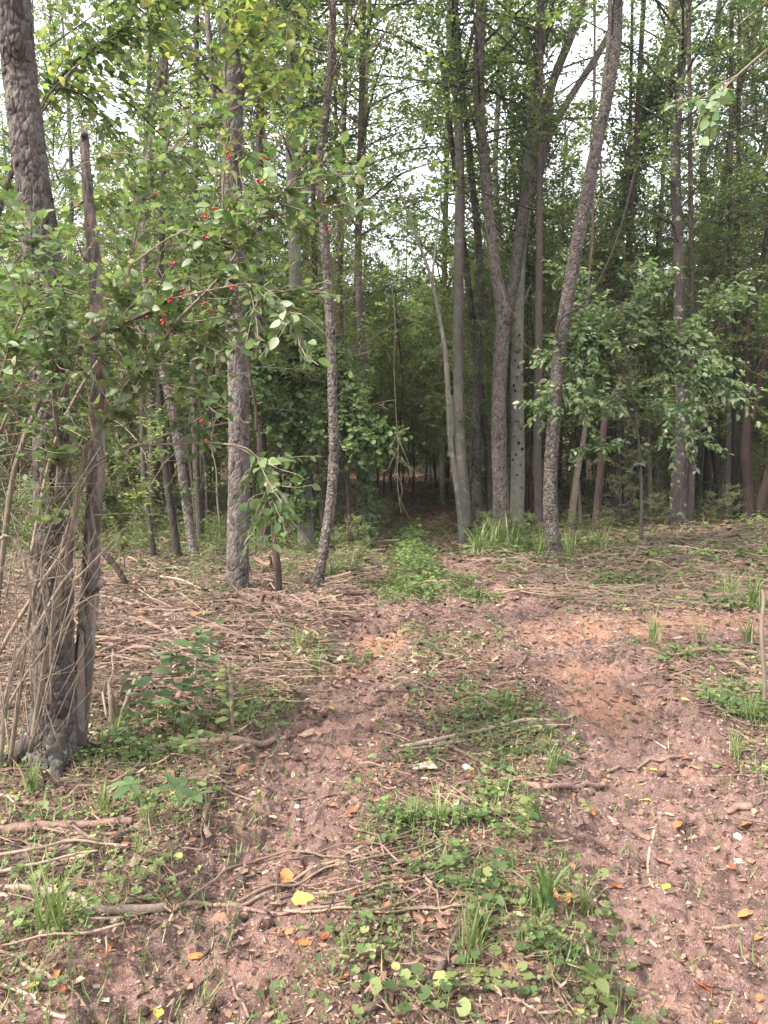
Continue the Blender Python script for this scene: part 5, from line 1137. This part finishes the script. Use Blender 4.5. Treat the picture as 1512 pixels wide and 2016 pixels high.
# roots flaring from the trunks of the front trees
def roots(lab, n, L, r0, seed):
    t = [o for o in col.objects if o.get('label', '').startswith(lab)][0]; b = np.array(t.location); r = np.random.default_rng(seed); mt = t.children[0].data.materials[0]
    for k in range(n):
        a = 6.28 * k / n + r.normal() * .3; d = np.array([math.cos(a), math.sin(a)]); f = np.array([.25, .5, .8, 1.1]) * L; pts = []
        for i, q in enumerate(f):
            xx, yy = b[:2] + d * q + r.normal(size=2) * .01; pts.append([xx, yy, gz1(xx, yy) + [.16, .05, .0, -.05][i] * (r0 / .06)])
        V, Fa = tube(pts, [r0, r0 * .75, r0 * .5, r0 * .3], 9, 16, wob=.3, seed=seed + k); ob('root', mk('root', V - b, Fa, mt, True), t)
roots('large cherry trunk', 6, .30, .055, 3); roots('stout cherry', 5, .30, .055, 4); roots('leaning scaly grey', 5, .30, .055, 5); roots('tall scaly cherry', 5, .4, .07, 6); roots('thin crooked', 4, .15, .03, 7)
# crumpled white litter
mw, n_, l_, out_ = newmat('white crumpled paper'); p_ = n_.new('ShaderNodeBsdfPrincipled'); p_.inputs['Base Color'].default_value = (.75, .76, .78, 1); p_.inputs['Roughness'].default_value = .6; l_.new(p_.outputs[0], out_.inputs['Surface'])
V = np.random.default_rng(3).normal(size=(60, 3)); V = norm(V) * np.random.default_rng(4).uniform(.5, 1, (60, 1)) * [.05, .035, .035]
import bmesh
bm = bmesh.new(); [bm.verts.new(v) for v in V]; bmesh.ops.convex_hull(bm, input=bm.verts); 
for f in list(bm.faces): pass
r_ = random.Random(2); bmesh.ops.subdivide_edges(bm, edges=bm.edges[:], cuts=1)
for v in bm.verts: v.co *= r_.uniform(.78, 1.15)
me = bpy.data.meshes.new('paper_scrap'); bm.to_mesh(me); bm.free(); me.materials.append(mw)
g = G(567, 1250); tag(ob('paper_scrap', me, None, g + [0, 0, .03]), 'crumpled white scrap lying below the forked limb of the brushwood', 'litter')

# ------------------------------------------------------------------ grass and herbs
def tuft_mesh(seed, nb, L, wd, spread, mat=None, name='grass_tuft'):
    r = np.random.default_rng(seed); b = Bag()
    for k in range(nb):
        az = r.uniform(0, 6.28); h = L * r.uniform(.45, 1.1); ln = spread * r.uniform(.3, 1.2); w_ = wd * r.uniform(.6, 1.2)
        c, s = math.cos(az), math.sin(az); t = np.linspace(0, 1, 6)
        x = ln * h * t ** 1.8; z = h * (t - .42 * ln * t ** 2.4); ox, oy = r.normal(size=2) * .012
        ww = w_ / 2 * np.clip(1.1 - t ** 2.2, .04, 1)
        Lf = np.stack([x * c - s * ww + ox, x * s + c * ww + oy, z + ww * .5], -1); Md = np.stack([x * c + ox, x * s + oy, z], -1); Rt = np.stack([x * c + s * ww + ox, x * s - c * ww + oy, z + ww * .5], -1)
        V = np.stack([Lf, Md, Rt], 1).reshape(-1, 3); Q = []
        for i in range(5): Q += [[3 * i, 3 * i + 1, 3 * i + 4, 3 * i + 3], [3 * i + 1, 3 * i + 2, 3 * i + 5, 3 * i + 4]]
        b.add(V, np.array(Q))
    return b.mesh(name, mat or M_GRASS)
TF = [tuft_mesh(800 + i, 34, .20, .0050, .6) for i in range(3)]; TB = [tuft_mesh(810 + i, 16, .17, .013, .55) for i in range(2)]; TS = [tuft_mesh(820 + i, 14, .07, .003, .8) for i in range(3)]
tufts = [(100, 1840, TF, 1.5, 'large arching grass tuft over the peeled branch at the lower left'), (370, 1905, None, 0, ''), (1075, 1800, TB, 1.5, 'broad bladed grass tuft right of the middle strip'), (945, 1860, TB, 1.3, 'broad bladed grass tuft near the lichen flecked stick'),
         (930, 1900, TF, 1.1, 'fine grass tuft behind the lichen flecked stick'), (865, 1630, TF, 1.1, 'dense grass tuft left of the rounded stone'), (810, 1625, TF, .8, 'thin grass tuft second left of the rounded stone'), (1000, 1715, TB, .8, 'small broad grass tuft above the large one'),
         (1065, 1740, TB, .5, 'tiny grass clump above the broad bladed tuft'), (365, 1450, TF, 1.0, 'grass tuft behind the short thick log'), (1085, 1520, TF, .9, 'fine grass tuft at the right end of the middle strip'), (1450, 1495, TF, .9, 'grass tuft at the right edge beside the root'),
         (1290, 1262, TF, 1.5, 'grass tuft left of the grey branch'), (1380, 1270, TF, 1.3, 'grass tuft behind the grey branch'), (1470, 1270, TF, 1.6, 'grass tuft at the right end of the grey branch'), (205, 1600, TF, 1.0, 'grass tuft behind the rotten log'), (290, 1630, TF, .7, 'small tuft beside the dark creeper seedling'),
         (640, 1780, TS, 1, 'small grass wisp beside the twig bundle'), (1150, 1800, TF, .8, 'thin tuft right of the broad bladed tuft'), (230, 1460, TF, 1.1, 'grass tuft at the foot of the snag'), (60, 1560, TF, 1.0, 'grass tuft at the left edge by the big trunk'), (720, 1640, TS, 1.3, 'small wiry tuft right of the left rut'),
         (1000, 1400, TF, .9, 'grass tuft in the clover patch'), (1480, 1420, TF, 1.0, 'grass tuft near the thin grey stem')]
for x, y, T_, s, lb in tufts:
    if T_ is None: continue
    g = G(x, y); tag(ob('grass_tuft', R.choice(T_), None, g - [0, 0, .004], (0, 0, R.uniform(0, 6.28)), s), lb, 'grass')
def herb_mass():
    """small plants, clover, ground ivy and short grass in the green areas"""
    r = np.random.default_rng(44); bl = Bag(); bg_ = Bag()
    N = 80000; u = r.random(N) ** .85; y = 1.75 * (17 / 1.75) ** u; x = r.uniform(-1, 1, N) * y * .6
    g = green(x, y); t = track(x, y)[0]
    bkg = np.where((x < -.5) & (y < 5.5), .10, np.where((y > 12.3) & (x < 3.2), .55, np.where(y > 5.5, .16, .06))) * (1 - t)
    pr = np.clip(np.maximum(g * (1 - .5 * t), bkg), 0, 1)
    keep = r.random(N) < np.where(y > 8, pr * 1.0, pr * .46); x = x[keep]; y = y[keep]; n = len(x)
    z = ground_z(x, y)
    # rosettes of 3-5 leaves
    pos = []; dr = []; nn = []; s = []
    for k in range(4):
        a = r.uniform(0, 6.28, n); h = r.uniform(.01, .07, n) * (.8 + .03 * y) * np.where(y > 9, 2.2, 1); ro = r.uniform(.0, .03, n)
        pos.append(np.stack([x + np.cos(a) * ro, y + np.sin(a) * ro, z + h], -1)); dr.append(np.stack([np.cos(a), np.sin(a), r.uniform(-.3, .4, n)], -1)); nn.append(norm(r.normal(size=(n, 3)) * .3 + [0, 0, 1])); s.append((.012 + .0028 * y) * np.exp(r.normal(0, .4, n)))
    pos = np.concatenate(pos); dr = np.concatenate(dr); nn = np.concatenate(nn); s = np.concatenate(s)
    nearm = (pos[:, 1] < 4.2)
    V, Fa = scatter(*L_RND, pos[nearm], frames(dr[nearm], nn[nearm]), s[nearm] * .8); bl.add(V, Fa)
    V, Fa = scatter(*L_SIMPLE, pos[~nearm], frames(dr[~nearm], nn[~nearm]), s[~nearm] * 1.3); bl.add(V, Fa)
    tag(ob('ground_cover_herbs', bl.mesh('ground_cover_herbs', M_HERB)), 'low clover, ground ivy and small herbs growing in patches', kind='stuff')
    # short grass
    m = 34000; u = r.random(m * 2); y = 1.75 * (16 / 1.75) ** u; x = r.uniform(-1, 1, m * 2) * y * .6; g = green(x, y); keep = r.random(m * 2) < np.maximum(g * .6, np.where((x < -.5) & (y < 6), .16, .03)); x = x[keep][:m]; y = y[keep][:m]; n = len(x)
    z = ground_z(x, y); a = r.uniform(0, 6.28, n); lean = r.uniform(.2, 1.2, n); d = np.stack([np.cos(a) * lean, np.sin(a) * lean, np.ones(n)], -1)
    blade = np.array([[-.5, 0, 0], [.5, 0, 0], [.35, .55, .05], [-.35, .55, .05], [0, 1, -.12]]); 
    L = r.uniform(.04, .11, n) * (.8 + .05 * y)
    M = frames(d, np.stack([np.cos(a), np.sin(a), np.zeros(n)], -1)); S = np.stack([.0035 + .0007 * y, L, L], -1)
    V, _ = scatter(blade, np.array([[0, 1, 2, 3]]), np.stack([x, y, z], -1), M, S); off = (np.arange(n) * 5)[:, None, None]
    bg_.add(V, [(np.array([[0, 1, 2, 3]])[None] + off).reshape(-1, 4), (np.array([[3, 2, 4]])[None] + off).reshape(-1, 3)])
    tag(ob('short_grass', bg_.mesh('short_grass', M_GRASS)), 'short sparse grass growing through the litter and between the ruts', kind='stuff')
    # deeper, under the trees
    N = 30000; y = np.sqrt(r.uniform(13 ** 2, 40 ** 2, N)); x = r.uniform(-1, 1, N) * y * .6
    nz = vn(x * .5, y * .5, 77); keep = (nz > .45) | (y < 16) & (x < 3.5); keep &= (np.abs(x - .035 * y) > .5) | (r.random(N) < .3); x = x[keep]; y = y[keep]; n = len(x)
    a = r.uniform(0, 6.28, n); h = r.random(n) ** 2 * .45
    V, Fa = scatter(*L_SIMPLE, np.stack([x, y, base_z(x, y) + h], -1), frames(np.stack([np.cos(a), np.sin(a), r.uniform(-.2, .8, n)], -1), norm(r.normal(size=(n, 3)) * .5 + [0, 0, 1])), r.uniform(.05, .13, n))
    tag(ob('undergrowth', mk('undergrowth', V, Fa, M_HERB)), 'leafy green undergrowth on the floor of the wood', kind='stuff')
herb_mass()
for k, (x, y, sc_, lb) in enumerate([(1000, 1062, .42, 'at the foot of the forked cherry'), (958, 1082, .4, 'between the leaning tan sapling and the forked cherry'), (1045, 1088, .38, 'just left of the leaning scaly trunk'), (1132, 1088, .4, 'just right of the leaning scaly trunk'), (1190, 1072, .35, 'in front of the bent reddish sapling'),
        (868, 1068, .35, 'on the right verge of the far track'), (702, 1108, .4, 'on the left verge of the far track'), (660, 1128, .38, 'right of the thin crooked cherry'), (575, 1175, .3, 'between the reddish stub and the thin crooked cherry'), (402, 1195, .38, 'green in the brushwood left of the stout cherry'), (500, 1135, .3, 'right behind the stout cherry'),
        (160, 1110, .7, 'behind the large cherry at left'), (60, 1100, .8, 'at the left edge behind the large cherry'), (280, 1110, .5, 'at the foot of the thin black stem'), (440, 1105, .4, 'left behind the stout cherry'), (1290, 1045, .45, 'left of the thick reddish trunk'), (1400, 1030, .4, 'left of the two black posts'), (760, 1040, .5, 'left of the far end of the track')]):
    g = G(x, y); t = thing('low_bush', 'low leafy bush ' + lb, 'bush', g, None, R.uniform(0, 6)); t.scale = (sc_,) * 3; c = R.choice([SHR[0], SHR[1], SHR[2], SHR[2]])
    ob('branches', c[1], t); ob('foliage', c[0], t)
for k, (x, y, sc_, lb) in enumerate([(940, 1095, 3.2, 'right beside the leaning tan sapling'), (975, 1085, 3.6, 'left in front of the forked cherry'), (1010, 1088, 3.4, 'in front of the spotted grey trunk'), (1065, 1100, 3.0, 'left of the foot of the leaning scaly trunk'), (1120, 1104, 3.0, 'right of the foot of the leaning scaly trunk'), (1180, 1085, 2.6, 'before the bent reddish sapling'), (650, 1150, 2.4, 'right of the foot of the thin crooked cherry'), (700, 1140, 2.6, 'on the left verge of the track'), (1440, 1190, 2.2, 'yellowish, on the right bank near the edge'), (1480, 1200, 2.4, 'yellowish, at the right edge of the bank'), (590, 1290, 1.5, 'below the forked limb of the brushwood'), (620, 1330, 1.4, 'left of the left rut in the middle distance')]):
    g = G(x, y); tag(ob('grass_clump', R.choice(TF), None, g, (0, 0, R.uniform(0, 6)), (sc_ * 1.1, sc_ * 1.1, sc_)), 'tall grass clump ' + lb, 'grass')

# seedlings: each a thing with its leaves as parts
def lm(tmpl, mat, nm='leaf'): return mk(nm, tmpl[0], tmpl[1], mat, True)
LM_H = lm(L_OV, M_HERB); LM_D = lm(L_OV, M_HERBD); LM_F = lm(L_FIVE, M_HERBD, 'leaf'); LM_FB = lm(L_FIVE, M_HERB, 'leaf'); LM_R = lm(L_RND, M_HERB, 'leaf')
from mathutils import Matrix
def seedling(label, px, py, me, h, nl, ls, seed, spread=.04, group=None, cat='seedling', rosette=False):
    r = np.random.default_rng(seed); g = G(px, py); t = thing('seedling', label, cat, g, group)
    b = Bag()
    for st in range(1 if not rosette else nl):
        if rosette:
            a = r.uniform(0, 6.28); tip = np.array([math.cos(a) * spread * r.uniform(.3, 1.2), math.sin(a) * spread * r.uniform(.3, 1.2), h * r.uniform(.5, 1.1)])
            b.add(*tube([[0, 0, 0], tip * [.6, .6, .5], tip], [.0012, .001], 4, 5)); n1 = 1; pts = [tip]; az = [a]
        else:
            tip = np.array([r.normal() * spread, r.normal() * spread, h]); b.add(*tube([[0, 0, -.005], tip * [.4, .4, .5], tip], [.0025, .0012], 5, 8))
            pts = [tip * (k / nl) ** .8 * [1, 1, 1] for k in range(1, nl + 1)]; az = [k * 2.4 + r.normal() * .3 for k in range(nl)]
        for p, a in zip(pts, az):
            d = np.array([[math.cos(a), math.sin(a), r.uniform(-.1, .5)]]); nn = norm(np.array([[0, 0, 1.]]) + r.normal(size=(1, 3)) * .25)
            M = frames(d, nn)[0]; s = ls * r.uniform(.7, 1.2); o = bpy.data.objects.new('leaf', me); col.objects.link(o); o.parent = t
            q = p + d[0] * .006
            o.matrix_local = Matrix([[*(M[i] * s), q[i]] for i in range(3)] + [[0, 0, 0, 1]])
    ob('stem', b.mesh('stem', M_HERB, True), t)
sd = seedling
sd('dark five leaved creeper seedling beside the rotten log', 325, 1630, LM_F, .17, 3, .105, 1, .11, rosette=True)
sd('bright five leaved creeper seedling in front of the short thick log', 405, 1500, LM_FB, .14, 5, .07, 2, .13, rosette=True)
sd('upright oval leaved seedling at the right end of the middle strip, lower one', 1035, 1655, LM_H, .19, 14, .055, 3, .01)
sd('small oval leaved seedling beside the rounded stone', 1045, 1625, LM_H, .12, 10, .048, 4, .02)
sd('leafy seedling at the bottom right of the middle strip', 1180, 1985, LM_H, .12, 12, .055, 5, .02)
sd('leafy weed clump behind the fine grass tuft near the bottom', 970, 1800, LM_D, .18, 12, .05, 6, .02)
sd('second leafy weed left of the lower grass tufts', 940, 1820, LM_H, .11, 10, .042, 7, .02)
for k, (x, y, h, nl, ls) in enumerate([(455, 1455, .42, 26, .066), (432, 1440, .34, 20, .06), (475, 1440, .28, 18, .06)]):
    sd(['tall bright green seedling round the splintered stake', 'bright seedling left of the splintered stake', 'bright seedling right of the splintered stake'][k], x, y, LM_H, h, nl, ls, 10 + k, .02)
for k, (x, y, h, nl, ls) in enumerate([(340, 1440, .50, 22, .105), (375, 1420, .50, 20, .10), (300, 1450, .36, 16, .10), (395, 1400, .46, 16, .09), (405, 1370, .46, 12, .09), (250, 1470, .2, 12, .055), (280, 1480, .18, 10, .055), (60, 1450, .25, 12, .06), (95, 1480, .15, 8, .05)]):
    sd(['dark broad leaved seedling in the middle of the left thicket', 'tall dark seedling right of the thicket middle', 'dark seedling left in the thicket behind the short log', 'dark seedling behind the bright seedlings', 'farthest dark seedling of the left thicket', 'low dark seedling right of the snag foot', 'low dark seedling behind the left end of the short log', 'dark seedling behind the big trunk foot', 'low seedling at the foot of the big trunk'][k], x, y, LM_D, h, nl, ls, 20 + k, .05)
herbs = [(100, 1830, .6), (15, 1860, .7), (1010, 1950, .9), (965, 1925, .8), (905, 1960, 1), (855, 1975, 1.1), (800, 1985, 1), (720, 1985, .9), (1140, 1880, .8), (1180, 1900, .7), (1220, 1835, .7), (1210, 1880, .6), (1155, 1745, .9), (985, 1750, .8), (1190, 1720, .6), (700, 1570, .7), (660, 1855, .5), (1230, 1905, .6), (1065, 1610, .7), (1140, 1600, .6), (940, 1610, .6), (55, 1740, .9), (60, 1610, .8), (320, 1785, .7), (940, 1540, .7), (800, 1500, .8), (1145, 1470, .7), (835, 1960, .9), (770, 1960, .8), (880, 1990, .9)]
for k, (x, y, s) in enumerate(herbs):
    zn = 'along the bottom edge' if y > 1915 else ('in the middle strip' if x > 650 else 'at the left side')
    sd(f'small round leaved ground plant {zn}', x, y, LM_R, .06 * s, 5, .045 * s, 60 + k, .035, group=f'round leaved ground plants {zn}', cat='plant', rosette=True)
